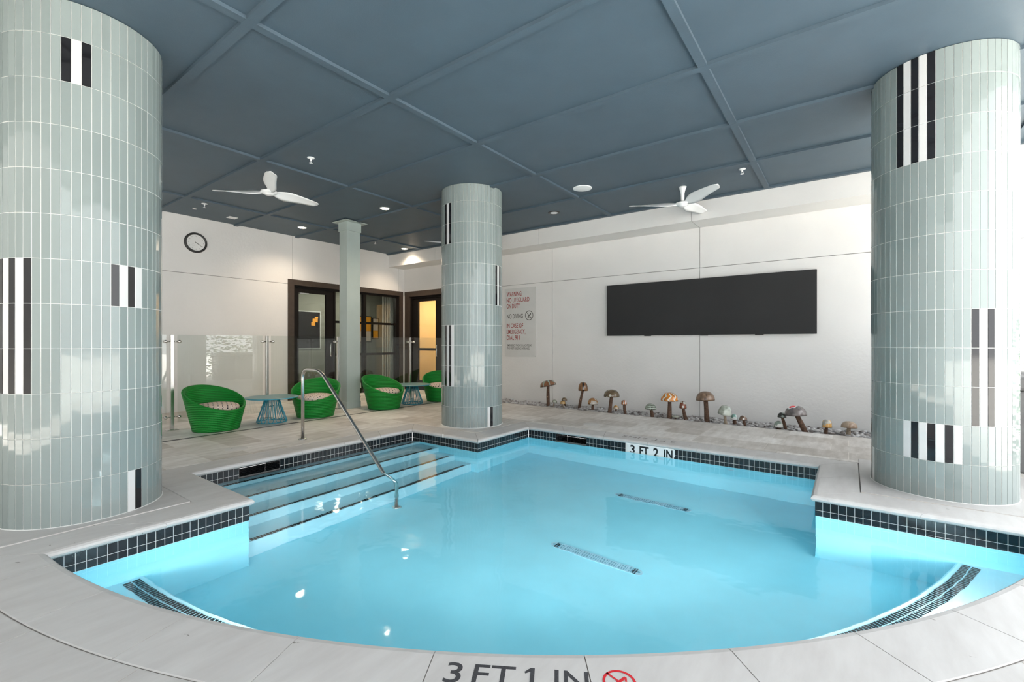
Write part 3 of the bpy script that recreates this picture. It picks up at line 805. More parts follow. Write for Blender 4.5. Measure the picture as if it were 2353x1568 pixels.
column(-4.80, 5.46, .38, spec(([40, 41, 42], [9, 10], 0), ([0, 1, 2], [6, 7], 0), ([40, 41, 42, 43], [2, 3, 4], 0), ([37, 38], [1], 1), ([54, 55], [0], 1)),
       'sea-green tiled round column at the far notched corner of the pool, in mid picture')
column(.645, 5.47, .72, spec(([36, 37, 38, 39, 40], [9, 10, 11], 0), ([28], [6, 7, 8], 0), ([45, 46, 47, 48], [2, 3, 4], 0), ([37, 38, 39, 40, 41, 42, 43], [1], 1), ([29, 30], [0], 0)),
       'sea-green tiled round column at the right edge, right of the wide black panel')

# ------------------------------------------------------------------ square post
sp = tag(empty('square_post', (-7.875, 5.345, 0)), 'sage green square post between the glass doors and the green chairs', 'column')
hx, hy = .125, .145
part('shaft', M['post_paint'], sp, [(-hx, hx, -hy, hy, 0, HC-.02)], bev=.003)
part('plinth', M['post_paint'], sp, [(-hx-.012, hx+.012, -hy-.012, hy+.012, 0, .13)], bev=.003)
part('collar', M['post_paint'], sp, [(-hx-.016, hx+.016, -hy-.016, hy+.016, HC-.20, HC-.022)], bev=.003)
part('cap_plate', M['post_paint'], sp, [(-hx-.10, hx+.10, -hy-.10, hy+.10, HC-.030, HC-.019)])

for z in (1.285, .19):
    mb = MB(); mb.tube([(-.04, hy, z), (-.04, hy+.085, z)], .009); mb.tube([(-.062, hy+.09, z), (-.014, hy+.09, z)], .016, 12); mb.ball((-.01, hy+.09, z), .018)
    mb.build('glass_clamp', M['steel'], sp)
# ------------------------------------------------------------------ glass fence
XG = -7.915
def fence_post(sides=(-1, 1)):
    r = empty('fence_post', (0, 0, 0))
    mb = MB(); mb.box(-.022, .022, -.022, .022, .012, 1.385, bev=.003); mb.build('post', M['steel'], r)
    mb = MB(); mb.box(-.058, .058, -.075, .075, 0, .012, bev=.004); mb.build('base_plate', M['steel'], r)
    for z in (1.285, .19):
        for s in sides:
            mb = MB(); mb.tube([(0, s*.022, z), (.0, s*.075, z)], .009); mb.tube([(-.022, s*.082, z), (.026, s*.082, z)], .016, 12); mb.ball((.032, s*.084, z), .024)
            mb.build('clamp', M['steel'], r)
    return r
fp = fence_post()
posts = ((2.43, 'steel fence post nearest the left tiled column, behind the first green chair'), (3.778, 'steel fence post behind the near round table'),
         (5.118, 'steel fence post close beside the left face of the square post'), (6.91, 'steel fence post behind the far round table'), (8.05, 'steel fence post at the far end of the glass, near the back wall'))
for i, (y, lb) in enumerate(posts):
    o = fp if i == 0 else (fence_post((-1,)) if i == 2 else copy_tree(fp)); o.location = (XG, y, 0); tag(o, lb, 'post', 'steel posts of the glass fence')
for (y0, y1, lb) in ((1.16, 2.362, 'clear glass fence panel left of the first steel post'), (2.498, 3.708, 'clear glass fence panel behind the first green chair, between two steel posts'),
                     (3.848, 5.045, 'clear glass fence panel behind the second green chair'), (5.56, 6.84, 'clear glass fence panel behind the third green chair, right of the square post'),
                     (6.98, 7.98, 'clear glass fence panel behind the last green chair, before the side door')):
    mb = MB(); mb.box(XG-.005, XG+.005, y0, y1, .10, 1.385); o = mb.build('glass_panel', M['fence_glass']); tag(o, lb, 'glass panel', 'panels of the glass fence')
mb = MB(); mb.box(-7.085, -7.038, .3, YTR-.02, -.002, .0025); tag(mb.build('slot_drain', M['black_plastic']), 'thin dark drain slot running along the deck in front of the green chairs', 'drain')

# ------------------------------------------------------------------ chairs
def barrel_chair():
    r = empty('wicker_chair', (0, 0, 0))
    mb = MB(); bm = mb.bm; uvl = bm.loops.layers.uv.new('UVMap')
    NA_ = 72; r0, r1, H = .294, .436, .623
    rim = lambda a: .4565 - .1665*math.cos(a)          # low towards +x
    ro = lambda z: r0 + (r1-r0)*z/H
    prof = [('o', t/14) for t in range(15)]
    cols = []
    for i in range(NA_):
        a = 2*PI*i/NA_; zr = rim(a); col = []
        for t in range(15):
            z = zr*t/14; col.append((ro(z), z, i, z))
        rr = ro(zr)
        for k in range(1, 6):
            th = PI*k/6; col.append((rr-.018+.018*math.cos(th), zr+.016*math.sin(th), i, zr+.01*k))
        for t in range(1, 9):
            z = zr + (.235-zr)*t/8; col.append((ro(z)-.036, z, i, z+.0))
        cols.append((a, col))
    V = [[bm.verts.new((q[0]*math.cos(a), q[0]*math.sin(a), q[1])) for q in col] for a, col in cols]
    for i in range(NA_):
        j = (i+1) % NA_
        for k in range(len(V[i])-1):
            f = mb.face([V[i][k], V[j][k], V[j][k+1], V[i][k+1]], smooth=True)
            uvs = [(i/NA_*2.3, cols[i][1][k][3]), ((i+1)/NA_*2.3, cols[j][1][k][3]), ((i+1)/NA_*2.3, cols[j][1][k+1][3]), (i/NA_*2.3, cols[i][1][k+1][3])]
            for lp, u in zip(f.loops, uvs): lp[uvl].uv = u
    f = mb.face(list(reversed([V[i][0] for i in range(NA_)])), smooth=False)
    f = mb.face([V[i][-1] for i in range(NA_)], smooth=False)
    mb.build('shell', M['wicker'], r)
    mb = MB(); mb.lathe([(.28, .001), (.296, .003), (.296, .012)], 48); mb.build('base_ring', M['black_plastic'], r)
    mb = MB(); c = .296
    mb.lathe([(.05, .236), (c-.03, .240), (c-.012, .262), (c-.002, .30), (c-.004, .335), (c-.022, .360), (c-.07, .375), (.14, .388), (0.0, .392)], 56); mb.build('cushion', M['cushion'], r)
    return r
ch = barrel_chair()
for i, (x, y, a, lb) in enumerate(((-7.462, 2.838, 16.3, 'green wicker tub chair nearest the left tiled column, patterned seat cushion'),
        (-7.440, 4.373, -44, 'green wicker tub chair behind the handrail, right of the near round table'),
        (-7.262, 5.689, 3.9, 'green wicker tub chair just right of the square post, left of the far table'),
        (-7.25, 7.20, -44, 'green wicker tub chair half hidden behind the middle tiled column'))):
    o = ch if i == 0 else copy_tree(ch); o.location = (x, y, 0); o.rotation_euler.z = math.radians(a); tag(o, lb, 'chair', 'green wicker tub chairs')

# ------------------------------------------------------------------ tables
def side_table():
    r = empty('side_table', (0, 0, 0))
    mb = MB(); mb.lathe([(.368, .392), (.38, .394), (.384, .399), (.38, .404), (.30, .4045), (0, .4045)], 56, cap=False); mb.lathe([(0, .392), (.368, .392)], 56, cap=False)
    tt = mb.build('table_top', M['table_top'], r)
    mb = MB(); mb.lathe([(.378, .388), (.387, .391), (.388, .399), (.384, .403), (.378, .3915)], 56, cap=False); mb.build('edge', M['blue_metal'], tt)
    mb = MB(); mb.tube([(.215*math.cos(2*PI*i/40), .215*math.sin(2*PI*i/40), .008) for i in range(40)], .006, 8, closed=True); mb.build('base_ring', M['blue_metal'], r)
    mb = MB(); mb.tube([(.10*math.cos(2*PI*i/32), .10*math.sin(2*PI*i/32), .384) for i in range(32)], .006, 8, closed=True); mb.build('top_ring', M['blue_metal'], r)
    for k in range(12):
        a = 2*PI*k/12
        def P_(rr, da, z): return (rr*math.cos(a+da), rr*math.sin(a+da), z)
        mb = MB(); mb.tube(bend([P_(.10, -.10, .385), P_(.15, -.14, .22), P_(.215, -.17, .03), P_(.222, -.08, .012), P_(.222, .08, .012), P_(.215, .17, .03), P_(.15, .14, .22), P_(.10, .10, .385)], .03, 3), .0055, 6)
        mb.build('wire_leg', M['blue_metal'], r)
    return r
tb = side_table()
for i, (x, y, lb) in enumerate(((-7.438, 3.629, 'low round table with turquoise wire base, between the two nearest green chairs'), (-7.349, 6.475, 'low round table with turquoise wire base, just left of the middle tiled column'))):
    o = tb if i == 0 else copy_tree(tb); o.location = (x, y, 0); tag(o, lb, 'table', 'low wire tables between the chairs')

# ------------------------------------------------------------------ wall clock
ck = tag(empty('wall_clock', (XW, 3.411, 3.150)), 'round black-rimmed wall clock high on the left wall', 'clock')
RY = Matrix.Rotation(PI/2, 4, 'Y')
mb = MB(); mb.lathe([(.150, .028), (.155, .04), (.168, .046), (.184, .040), (.190, .022), (.188, 0)], 64, m=RY, cap=False); mb.build('rim', M['black_plastic'], ck)
mb = MB(); mb.lathe([(0, .028), (.153, .028)], 48, m=RY, cap=False); mb.build('dial', plain('clock_dial', (.72, .72, .71), .5), ck)
MT = Matrix(((0, 0, 1, .0285), (1, 0, 0, 0), (0, 1, 0, 0), (0, 0, 0, 1)))
for k in range(12):
    mb = MB(); a = PI/2 - 2*PI*(k or 12)/12
    text_mesh(None, mb, str(k or 12), .020, align='CENTER', extrude=.0003, M=MT @ Matrix.Translation((.122*math.cos(a), .122*math.sin(a)-.010, 0)))
    mb.build('numeral', M['sign_black'], ck)
def hand(an, L, w):
    mb = MB(); mb.box(-w/2, w/2, -.02, L, .0008, .002, m=MT @ Matrix.Rotation(-an, 4, 'Z')); return mb
hand(math.radians(122), .075, .010).build('hour_hand', M['black_plastic'], ck); hand(math.radians(123), .115, .006).build('minute_hand', M['black_plastic'], ck)
mb = MB(); mb.lathe([(.0205, 0.0004), (.0215, .0004)], 24, m=MT, cap=False); o = mb.build('subdial', M['sign_black'], ck); o.location = (0, -.045, -.045)

# ------------------------------------------------------------------ warning sign
sg = tag(empty('warning_sign', (-6.40, YB-.012, .955)), 'tall pale pool warning sign with red and black lettering on the back wall', 'sign')
mb = MB(); mb.box(0, .86, 0, .012, 0, 1.555, bev=.002); mb.build('board', M['sign_board'], sg)
def sign_line(body, x, z, h, w, m, nm='lettering'):
    mb = MB(); text_mesh(None, mb, body, h, width=w, bold=.012, extrude=.0005, M=Matrix.Translation((x, -.0005, z)) @ RX); mb.build(nm, m, sg)
z0 = .955
sign_line('WARNING:', .06, 2.330-z0, .098, .43, M['sign_red']); sign_line('NO LIFEGUARD', .06, 2.193-z0, .098, .63, M['sign_red']); sign_line('ON DUTY', .06, 2.057-z0, .098, .37, M['sign_red'])
sign_line('NO DIVING', .068, 1.822-z0, .100, .445, M['sign_black'])
sign_line('IN CASE OF', .062, 1.610-z0, .098, .46, M['sign_red']); sign_line('EMERGENCY,', .062, 1.472-z0, .098, .52, M['sign_red']); sign_line('DIAL 911', .064, 1.337-z0, .098, .36, M['sign_red'])
sign_line('EMERGENCY PHONE IS LOCATED AT', .072, 1.190-z0, .046, .69, M['sign_black']); sign_line('THE WEST BUILDING ENTRANCE.', .076, 1.118-z0, .046, .62, M['sign_black'])
mb = MB(); no_diving(mb, .108, .014, 0, 0, Matrix.Translation((.683, -.0012, 1.878-z0)) @ RX); mb.build('no_diving_symbol', M['sign_black'], sg)
for (x, z) in ((.012, .012), (.848, .012), (.012, 1.543), (.848, 1.543)):
    mb = MB(); mb.lathe([(.006, 0), (.005, .003)], 10, c=(x, -.0002, z), m=RX); mb.build('screw', M['steel'], sg)

# ------------------------------------------------------------------ wide black panel
tv = tag(empty('wall_screen', (-3.83, YB, 1.405)), 'wide blank charcoal screen panel mounted on the back wall', 'screen')
mb = MB(); mb.box(0, 3.44, -.075, -.02, 0, .985, bev=.003); mb.build('panel', M['screen'], tv)
for x in (.75, 1.75, 2.6): part('bottom_clip', M['black_plastic'], tv, [(x, x+.12, -.07, -.03, -.012, 0)])
for x in (.5, 1.6, 2.8): part('wall_bracket', M['black_plastic'], tv, [(x, x+.15, -.02, 0, .2, .8)])

# ------------------------------------------------------------------ ceiling things
def fan(x, y, rz, label):
    r = tag(empty('ceiling_fan', (x, y, HC), rz), label, 'ceiling fan', 'white three-blade ceiling fans')
    mb = MB(); mb.lathe([(.058, 0), (.050, -.022), (.036, -.060), (.027, -.105), (.024, -.235)], 28); mb.build('downrod', M['white_plastic'], r)
    mb = MB(); mb.lathe([(.026, -.225), (.07, -.230), (.105, -.244), (.110, -.258), (.09, -.276), (.058, -.284), (.056, -.292), (.04, -.298), (0, -.299)], 36); mb.build('hub', M['white_plastic'], r)
    for k in range(3):
        mb = MB(); a = 2*PI*k/3; n = 18; top_, bot_ = [], []
        for i in range(n+1):
            t = i/n; rr = .07 + .72*t
            c_ = .05 + .165*math.sin(min(1, t*2.6)*PI/2)*(1-.0*t) ; c_ *= (1 - .42*t)
            if t > .9: c_ *= math.sqrt(max(0.02, 1-((t-.9)/.1)**2*.9))
            pit = math.radians(30*(1-t)**1.2 + 12); z = -.252 + .022*t
            lead = -.38*c_ - .02*math.sin(PI*t)
            row = []
            for j in range(6):
                s = lead + c_*j/5; camb = .010*math.sin(PI*j/5)
                row.append((rr, s*math.cos(pit), z - s*math.sin(pit) + camb))
            top_.append([mb.bm.verts.new((p[0], p[1], p[2]+.003)) for p in row]); bot_.append([mb.bm.verts.new((p[0], p[1], p[2]-.003)) for p in row])
        for i in range(n):
            for j in range(5):
                mb.face([top_[i][j], top_[i+1][j], top_[i+1][j+1], top_[i][j+1]], smooth=True); mb.face([bot_[i][j], bot_[i][j+1], bot_[i+1][j+1], bot_[i+1][j]], smooth=True)
            for j in (0, 5): mb.face([top_[i][j], bot_[i][j], bot_[i+1][j], top_[i+1][j]])
        for i in (0, n): 
            for j in range(5): mb.face([top_[i][j], top_[i][j+1], bot_[i][j+1], bot_[i][j]])
        o = mb.build('blade', M['white_plastic'], r); o.rotation_euler.z = a
    return r
fan(-6.54, 3.15, math.radians(215.6), 'white three-blade ceiling fan above the near chairs, left of the lit downlights')
fan(-2.03, 7.13, math.radians(200), 'white ceiling fan on a flared stem above the wide black panel')
fan(-6.54, 7.13, math.radians(216), 'white ceiling fan mostly hidden behind the top of the middle tiled column')
def downlight(x, y, on, r0, label, rimmat):
    r = tag(empty('downlight', (x, y, HC)), label, 'ceiling light')
    mb = MB(); mb.lathe([(r0*.60, -.004), (r0*.8, -.006), (r0, -.006), (r0*1.05, 0)], 36, cap=False); mb.build('trim_ring', rimmat, r)
    mb = MB(); k_ = .82 if on else .66; mb.lathe([(0, -.0065), (r0*k_, -.0065)], 36, cap=False); mb.build('lens', M['lamp_on'] if on else M['lens_off'], r)
    if on:
        L = bpy.data.lights.new('downlight_lamp', 'SPOT'); L.energy = 90; L.color = (1, .80, .58); L.spot_size = math.radians(140); L.spot_blend = 1; L.shadow_soft_size = .06
        o = link(bpy.data.objects.new('downlight_lamp', L)); o.parent = r; o.location = (0, 0, -.02)
    return r
downlight(-6.57, 5.16, True, .085, 'lit warm downlight just right of the square post top, the largest of the three lit', M['white_plastic'])
downlight(-9.02, 5.01, True, .085, 'lit warm downlight left of the square post, near the left wall', M['white_plastic'])
downlight(-8.98, 7.66, True, .085, 'lit warm downlight in the far corner, close under the white bulkhead', M['white_plastic'])
downlight(-4.31, 7.15, False, .105, 'unlit black-rimmed downlight right of the middle tiled column', M['black_plastic'])
mb = MB(); mb.lathe([(0, -.008), (.13, -.008), (.145, -.004), (.145, 0)], 40, cap=False); o = mb.build('ceiling_speaker', M['lens_off']); o.location = (-3.28, 6.28, HC); tag(o, 'flat round white ceiling speaker between two battens, above the warning sign', 'speaker')
def sprinkler():
    r = empty('sprinkler_head', (0, 0, 0))
    mb = MB(); mb.lathe([(.045, 0), (.044, -.006), (.03, -.010), (.012, -.012)], 24); mb.build('escutcheon', M['white_plastic'], r)
    mb = MB(); mb.lathe([(.010, -.01), (.010, -.04)], 12); mb.tube([(-.012, 0, -.035), (-.014, 0, -.06), (0, 0, -.068)], .003, 6); mb.tube([(.012, 0, -.035), (.014, 0, -.06), (0, 0, -.068)], .003, 6); mb.build('body', M['white_plastic'], r)
    mb = MB(); mb.lathe([(.022, -.066), (.022, -.069)], 16); mb.build('deflector', M['white_plastic'], r)
    return r
sh = sprinkler()
for i, (x, y, lb) in enumerate(((-5.535, 3.19, 'white sprinkler head right of the left ceiling fan'), (-8.81, 3.17, 'white sprinkler head above the wall clock'), (-1.167, 6.87, 'white sprinkler head near the right tiled column, beyond the right fan'), (-8.85, 6.68, 'small white sprinkler head right of the square post top'))):
    o = sh if i == 0 else copy_tree(sh); o.location = (x, y, HC); tag(o, lb, 'sprinkler', 'ceiling sprinkler heads')
mb = MB(); mb.box(-.075, .075, -.075, .075, -.008, 0, bev=.002); o = mb.build('junction_cover', M['white_plastic']); o.location = (-9.366, 3.83, HC); tag(o, 'small square white cover plate on the ceiling right of the clock', 'cover plate')
mb = MB(); mb.lathe([(0, -.006), (.03, -.005), (.034, 0)], 20, cap=False); o = mb.build('ceiling_sensor', M['white_plastic']); o.location = (-9.29, 3.19, HC); tag(o, 'tiny round white sensor on the ceiling above the clock', 'sensor')
for (x, y, lb) in ((-5.895, 2.45, 'round white skimmer lid in the deck left of the handrail foot'), (-3.241, 6.474, 'round white skimmer lid in the deck below the warning sign')):
    mb = MB(); mb.lathe([(0, .002), (.118, .002), (.124, .0)], 40, cap=False); o = mb.build('skimmer_lid', plain('skimmer_lid_plastic', (.62, .61, .59), .6)); o.location = (x, y, .001); tag(o, lb, 'lid', 'round skimmer lids in the deck')
    mb = MB(); mb.lathe([(0, .0), (.007, .0)], 10, cap=False); q = mb.build('finger_hole', M['black_plastic'], o); q.location = (-.03, -.03, .0026)

# ------------------------------------------------------------------ pebble bed
tb_ = MB(); tb_.box(XW+.001, XE, YTR, YB+.012, -.12, -.062); tag(tb_.build('floor', M['soil']), kind='structure')
mb = MB(); mb.box(D2B+.05, XE, YTR-.004, YTR+.004, -.08, .001); tag(mb.build('trim_3', plain('rusty_edging', (.09, .07, .055), .8, noise=.3, nscale=30)), kind='structure')
mb = MB(); mb.box(XW+.002, -8.10, YTR+.004, YB-.002, -.06, .0); tag(mb.build('floor', M['deck']), kind='structure')
def pebble_bm(bm, seed, M_=Matrix()):
    rnd = random.Random(seed); b = bmesh.new(); bmesh.ops.create_icosphere(b, subdivisions=2, radius=1)
    sx_, sy_, sz_ = rnd.uniform(.8, 1.3), rnd.uniform(.6, .95), rnd.uniform(.38, .6)
    ph = [rnd.uniform(0, 6) for _ in range(3)]
    for v in b.verts:
        k = 1 + .10*math.sin(2*v.co.x+ph[0]) + .08*math.sin(3*v.co.y+ph[1])
        v.co = Vector((v.co.x*sx_*k, v.co.y*sy_*k, v.co.z*sz_))
    b.transform(M_)
    return b
protos = []
for s in range(9):
    mb = MB(); b = pebble_bm(None, 100+s, Matrix.Scale(.036, 4)); mb._take(b, None, True)
    bmesh.ops.remove_doubles(mb.bm, verts=mb.bm.verts[:], dist=1e-6)
    me = bpy.data.meshes.new('pebble'); bmesh.ops.recalc_face_normals(mb.bm, faces=mb.bm.faces[:]); mb.bm.to_mesh(me); mb.bm.free()
    me.materials.append((M['pebble'], M['pebble_pale'], M['pebble_dark'])[(0, 1, 0, 2, 0, 1, 0, 2, 1)[s]])
    protos.append(me)
rp = random.Random(3)
spots = []
x = 1.6
cell = .052
layers = []
for ix in range(int((1.88+8.08)/cell)):
    for iy in range(int((YB-YTR-.03)/cell)+1):
        px_ = 1.86 - ix*cell + rp.uniform(-.016, .016); py_ = YTR+.028 + iy*cell + rp.uniform(-.014, .014)
        if py_ > YB-.055 or px_ < -8.06: continue
        spots.append((px_, py_, -.052 + rp.uniform(-.004, .012) + (.018 if rp.random() < .3 else 0)))
for k in range(900):   # loose upper layer
    px_ = rp.uniform(-8.0, 1.84); spots.append((px_, rp.uniform(YTR+.04, YB-.055), -.026 + rp.uniform(-.004, .010)))
vis = [s for s in spots if s[0] < .25 and s[2] > -.045]
vis.sort(key=lambda s: s[0]**2 + s[1]**2)
nearset = set(vis[:290])
for s in vis[:290]:
    o = link(bpy.data.objects.new('pebble', rp.choice(protos))); o.location = s; o.rotation_euler = (rp.uniform(-.3, .3), rp.uniform(-.3, .3), rp.uniform(0, 6.3)); k = rp.uniform(.75, 1.15); o.scale = (k, k, k)
    tag(o, 'smooth grey river pebble lying in the bed along the white back wall', 'pebble', 'loose river pebbles nearest the right tiled column')
mb = MB(); mb.bm.free(); big = bmesh.new()
for s in spots:
    if s in nearset: continue
    me = rp.choice(protos); i0 = len(big.verts); f0 = len(big.faces)
    big.from_mesh(me)
    big.verts.ensure_lookup_table(); big.faces.ensure_lookup_table()
    k = rp.uniform(.75, 1.15)
    T = Matrix.Translation(s) @ Matrix.Rotation(rp.uniform(0, 6.3), 4, 'Z') @ Matrix.Rotation(rp.uniform(-.3, .3), 4, 'X') @ Matrix.Scale(k, 4)
    for v in big.verts[i0:]: v.co = T @ v.co
    mi = {'grey_pebble': 0, 'pale_pebble': 1, 'dark_pebble': 2}[me.materials[0].name]
    for f in big.faces[f0:]: f.material_index = mi; f.smooth = True
me = bpy.data.meshes.new('pebble_bed'); big.to_mesh(me); big.free()
for k in ('pebble', 'pebble_pale', 'pebble_dark'): me.materials.append(M[k])
tag(link(bpy.data.objects.new('pebble_bed', me)), 'bed of dark and grey river pebbles along the foot of the back wall', 'pebbles', kind='stuff')

# ------------------------------------------------------------------ ceramic mushrooms
def cap_mat(name, base, kind, c2=(.7, .72, .68), c3=(.02, .05, .2), rough=.18):
    m, n, l, p = mat(name); p.inputs['Roughness'].default_value = rough; p.inputs['Coat Weight'].default_value = .3
    tcn = n.new('ShaderNodeTexCoord'); sp_ = n.new('ShaderNodeSeparateXYZ'); l.new(tcn.outputs['Object'], sp_.inputs[0])
    nz = n.new('ShaderNodeTexNoise'); nz.inputs['Scale'].default_value = 14; nz.inputs['Detail'].default_value = 5; l.new(tcn.outputs['Object'], nz.inputs['Vector'])
    r0 = n.new('ShaderNodeValToRGB'); l.new(nz.outputs['Fac'], r0.inputs[0]); r0.color_ramp.elements[0].position = .3; r0.color_ramp.elements[1].position = .7
    r0.color_ramp.elements[0].color = (*[c*.6 for c in base], 1); r0.color_ramp.elements[1].color = (*[min(1, c*1.35) for c in base], 1)
    def math_(op, a, b=None):
        q = n.new('ShaderNodeMath'); q.operation = op
        for i, v in enumerate((a, b)):
            if v is None: continue
            if isinstance(v, (int, float)): q.inputs[i].default_value = v
            else: l.new(v, q.inputs[i])
        return q.outputs[0]
    X, Y, Z = sp_.outputs; ang_ = math_('ARCTAN2', Y, X); fac = None
    if kind == 'zigzag':
        w_ = math_('SINE', math_('MULTIPLY', Z, 55)); v_ = math_('SINE', math_('ADD', math_('MULTIPLY', ang_, 9), math_('MULTIPLY', w_, 1.5))); fac = math_('GREATER_THAN', v_, .62)
    elif kind == 'star':
        rad = math_('SQRT', math_('ADD', math_('MULTIPLY', X, X), math_('MULTIPLY', Y, Y)))
        tri = math_('ABSOLUTE', math_('SINE', math_('MULTIPLY', ang_, 4)))
        fac = math_('LESS_THAN', math_('ADD', rad, math_('MULTIPLY', tri, .13)), .185)
    elif kind == 'spots':
        v_ = n.new('ShaderNodeTexVoronoi'); v_.inputs['Scale'].default_value = 13; l.new(tcn.outputs['Object'], v_.inputs['Vector']); fac = math_('LESS_THAN', v_.outputs['Distance'], .36)
    elif kind == 'bands':
        w_ = math_('SINE', math_('MULTIPLY', Z, 190)); u_ = math_('SINE', math_('MULTIPLY', ang_, 22)); fac = math_('GREATER_THAN', math_('MULTIPLY', w_, math_('ADD', u_, 1.2)), .35)
    elif kind == 'blotch':
        v_ = n.new('ShaderNodeTexNoise'); v_.inputs['Scale'].default_value = 9; l.new(tcn.outputs['Object'], v_.inputs['Vector']); fac = math_('GREATER_THAN', v_.outputs['Fac'], .52)
    elif kind == 'stripe':
        fac = math_('LESS_THAN', math_('ABSOLUTE', math_('ADD', math_('MULTIPLY', X, .88), math_('MULTIPLY', Y, .46))), .015)
    col = r0.outputs[0]
    if fac is not None:
        mx = n.new('ShaderNodeMix'); mx.data_type = 'RGBA'; l.new(fac, mx.inputs[0]); l.new(col, mx.inputs[6]); mx.inputs[7].default_value = (*c2, 1); col = mx.outputs[2]
    l.new(col, p.inputs['Base Color'])
    return m
def mushroom(x, y, w, ztop, zbot, capx, sw, m_cap, m_stem, label, tilt=0, bell=False, curve=0, top_patch=None, knot=False):
    """cap of width w between zbot and ztop over capx; stem from (x, ground) up to the cap"""
    gz = -.045
    r = tag(empty('ceramic_mushroom', (x, y, gz)), label, 'garden mushroom')
    hcap = ztop - zbot; dx = capx - x
    mb = MB(); n = 9; pts = []; rad = []
    z_at = zbot + hcap*.25
    for i in range(n+1):
        t = i/n; pts.append((dx*t + curve*math.sin(PI*t), .006*math.sin(5*t+x), (z_at-gz)*t)); rad.append(sw/2*(1.18 - .22*t + .05*math.sin(7*t + x*3)))
    mb.tube(pts, sw/2, 12, radii=rad)
    mb.build('stem', m_stem, r)
    if knot:
        mb = MB(); mb.ball((dx*.45 + curve*.98 + .004, -sw*.46, (z_at-gz)*.47), (.014, .010, .017)); mb.build('cut_knot', M['knot'], r)
    mb = MB(); R_ = w/2; K = 10; prof = []
    for i in range(K+1):
        t = i/K; a = t*PI/2
        rr = R_*math.cos(a)**(.8 if not bell else .6); zz = hcap*(math.sin(a))
        prof.append((rr, zz))
    prof[-1] = (0, hcap)
    under = [(R_*.25, hcap*.30), (R_*.7, hcap*.12), (R_*.95, 0.004)]
    prof = under + [(R_*1.0, .0)] + prof[1:]
    mb.lathe(prof, 36, cap=True)
    cap = mb.build('cap', m_cap, r); cap.location = (dx, 0, zbot-gz); cap.rotation_euler = (0, math.radians(tilt), 0)
    if top_patch:
        mb = MB()
        n_ = 26
        def cap_z(rr): a = math.acos(min(1, (rr/R_)**(1/.8))); return hcap*math.sin(a)
        ring0 = []
        px0, py0 = -R_*.22, -R_*.30
        cols_ = []
        for j in range(5):
            ring = []
            for i in range(n_):
                a = 2*PI*i/n_; k = (.42*R_*(1+.18*math.sin(5*a)))*(1-j/4.0) if j < 4 else 0
                X_, Y_ = px0 + k*math.cos(a), py0 + k*.8*math.sin(a); rr = math.hypot(X_, Y_)
                ring.append(mb.bm.verts.new((X_, Y_, cap_z(rr)+.0025)))
            cols_.append(ring)
        for j in range(4):
            for i in range(n_): mb.face([cols_[j][i], cols_[j][(i+1) % n_], cols_[j+1][(i+1) % n_], cols_[j+1][i]], smooth=True, mi=0 if j < 1 else 1)
        mb.build('painted_patch', [M['white_tile'], M['glaze_red']], cap)
    return r
M['glaze_red'] = plain('red_glaze', (.75, .01, .02), .3)
brown = (.13, .07, .045)
T_ = M['bark']
mushroom(-4.935, 7.95, .335, .505, .385, -4.93, .062, cap_mat('star_glaze', (.17, .07, .03), 'star', (.26, .36, .30)), T_, 'tall mushroom with wide tilted brown cap and pale green star, farthest left in the bed', tilt=-14, knot=True)
mushroom(-4.80, 7.93, .10, .122, .075, -4.765, .022, cap_mat('olive_glaze', (.26, .28, .21), 'blotch', (.34, .36, .30)), M['bark_pale'], 'tiny grey-green capped mushroom right of the far left tall one', tilt=16)
mushroom(-4.53, 7.90, .115, .118, .060, -4.56, .022, cap_mat('mustard_glaze', (.36, .20, .05), 'blotch', (.45, .30, .14)), M['bark_pale'], 'tiny mustard yellow mushroom in front of a dark one')
mushroom(-4.655, 8.17, .112, .15, .088, -4.68, .034, cap_mat('umber_glaze', (.14, .09, .05), 'spots', (.45, .38, .26)), T_, 'small dark speckled mushroom just behind the mustard yellow one')
mushroom(-4.269, 8.02, .19, .498, .335, -4.174, .050, cap_mat('bell_glaze', (.19, .085, .03), 'stripe', (.02, .018, .016)), T_, 'tall leaning mushroom with brown bell cap and black stripe', bell=True, knot=True)
mushroom(-3.93, 7.94, .19, .218, .10, -3.925, .046, cap_mat('toffee_glaze', (.42, .22, .09), 'blotch', (.55, .50, .44)), T_, 'mid-size mushroom with glossy orange and white cap, right of the bell-shaped one')
mushroom(-3.53, 7.82, .288, .415, .285, -3.489, .060, cap_mat('dotted_glaze', (.12, .085, .05), 'spots', (.46, .46, .40)), T_, 'tall mushroom with brown cap and pale round dots')
mushroom(-3.50, 8.05, .104, .10, .03, -3.504, .030, cap_mat('amber_glaze', (.50, .25, .06), 'blotch', (.60, .50, .38)), T_, 'tiny amber mushroom nestled at the foot of the dotted one')
mushroom(-3.25, 7.88, .108, .23, .155, -3.277, .050, cap_mat('thimble_glaze', (.40, .15, .06), 'zigzag', (.60, .64, .64)), T_, 'small mushroom with orange and white thimble cap on a stout stem', bell=True)
mushroom(-2.715, 7.80, .19, .215, .120, -2.759, .052, cap_mat('banded_glaze', (.34, .40, .33), 'bands', (.05, .045, .04)), T_, 'short mushroom with pale green cap banded in black checks')
mushroom(-2.439, 7.82, .288, .428, .288, -2.442, .062, cap_mat('zigzag_glaze', (.55, .20, .035), 'zigzag', (.66, .72, .66)), T_, 'tall mushroom with orange cap and white wavy stripes')
mushroom(-2.34, 7.82, .12, .05, .020, -2.345, .03, cap_mat('shelf_glaze', (.25, .26, .20), 'blotch', (.34, .35, .29)), T_, 'flat low greenish mushroom at the foot of the orange striped one')
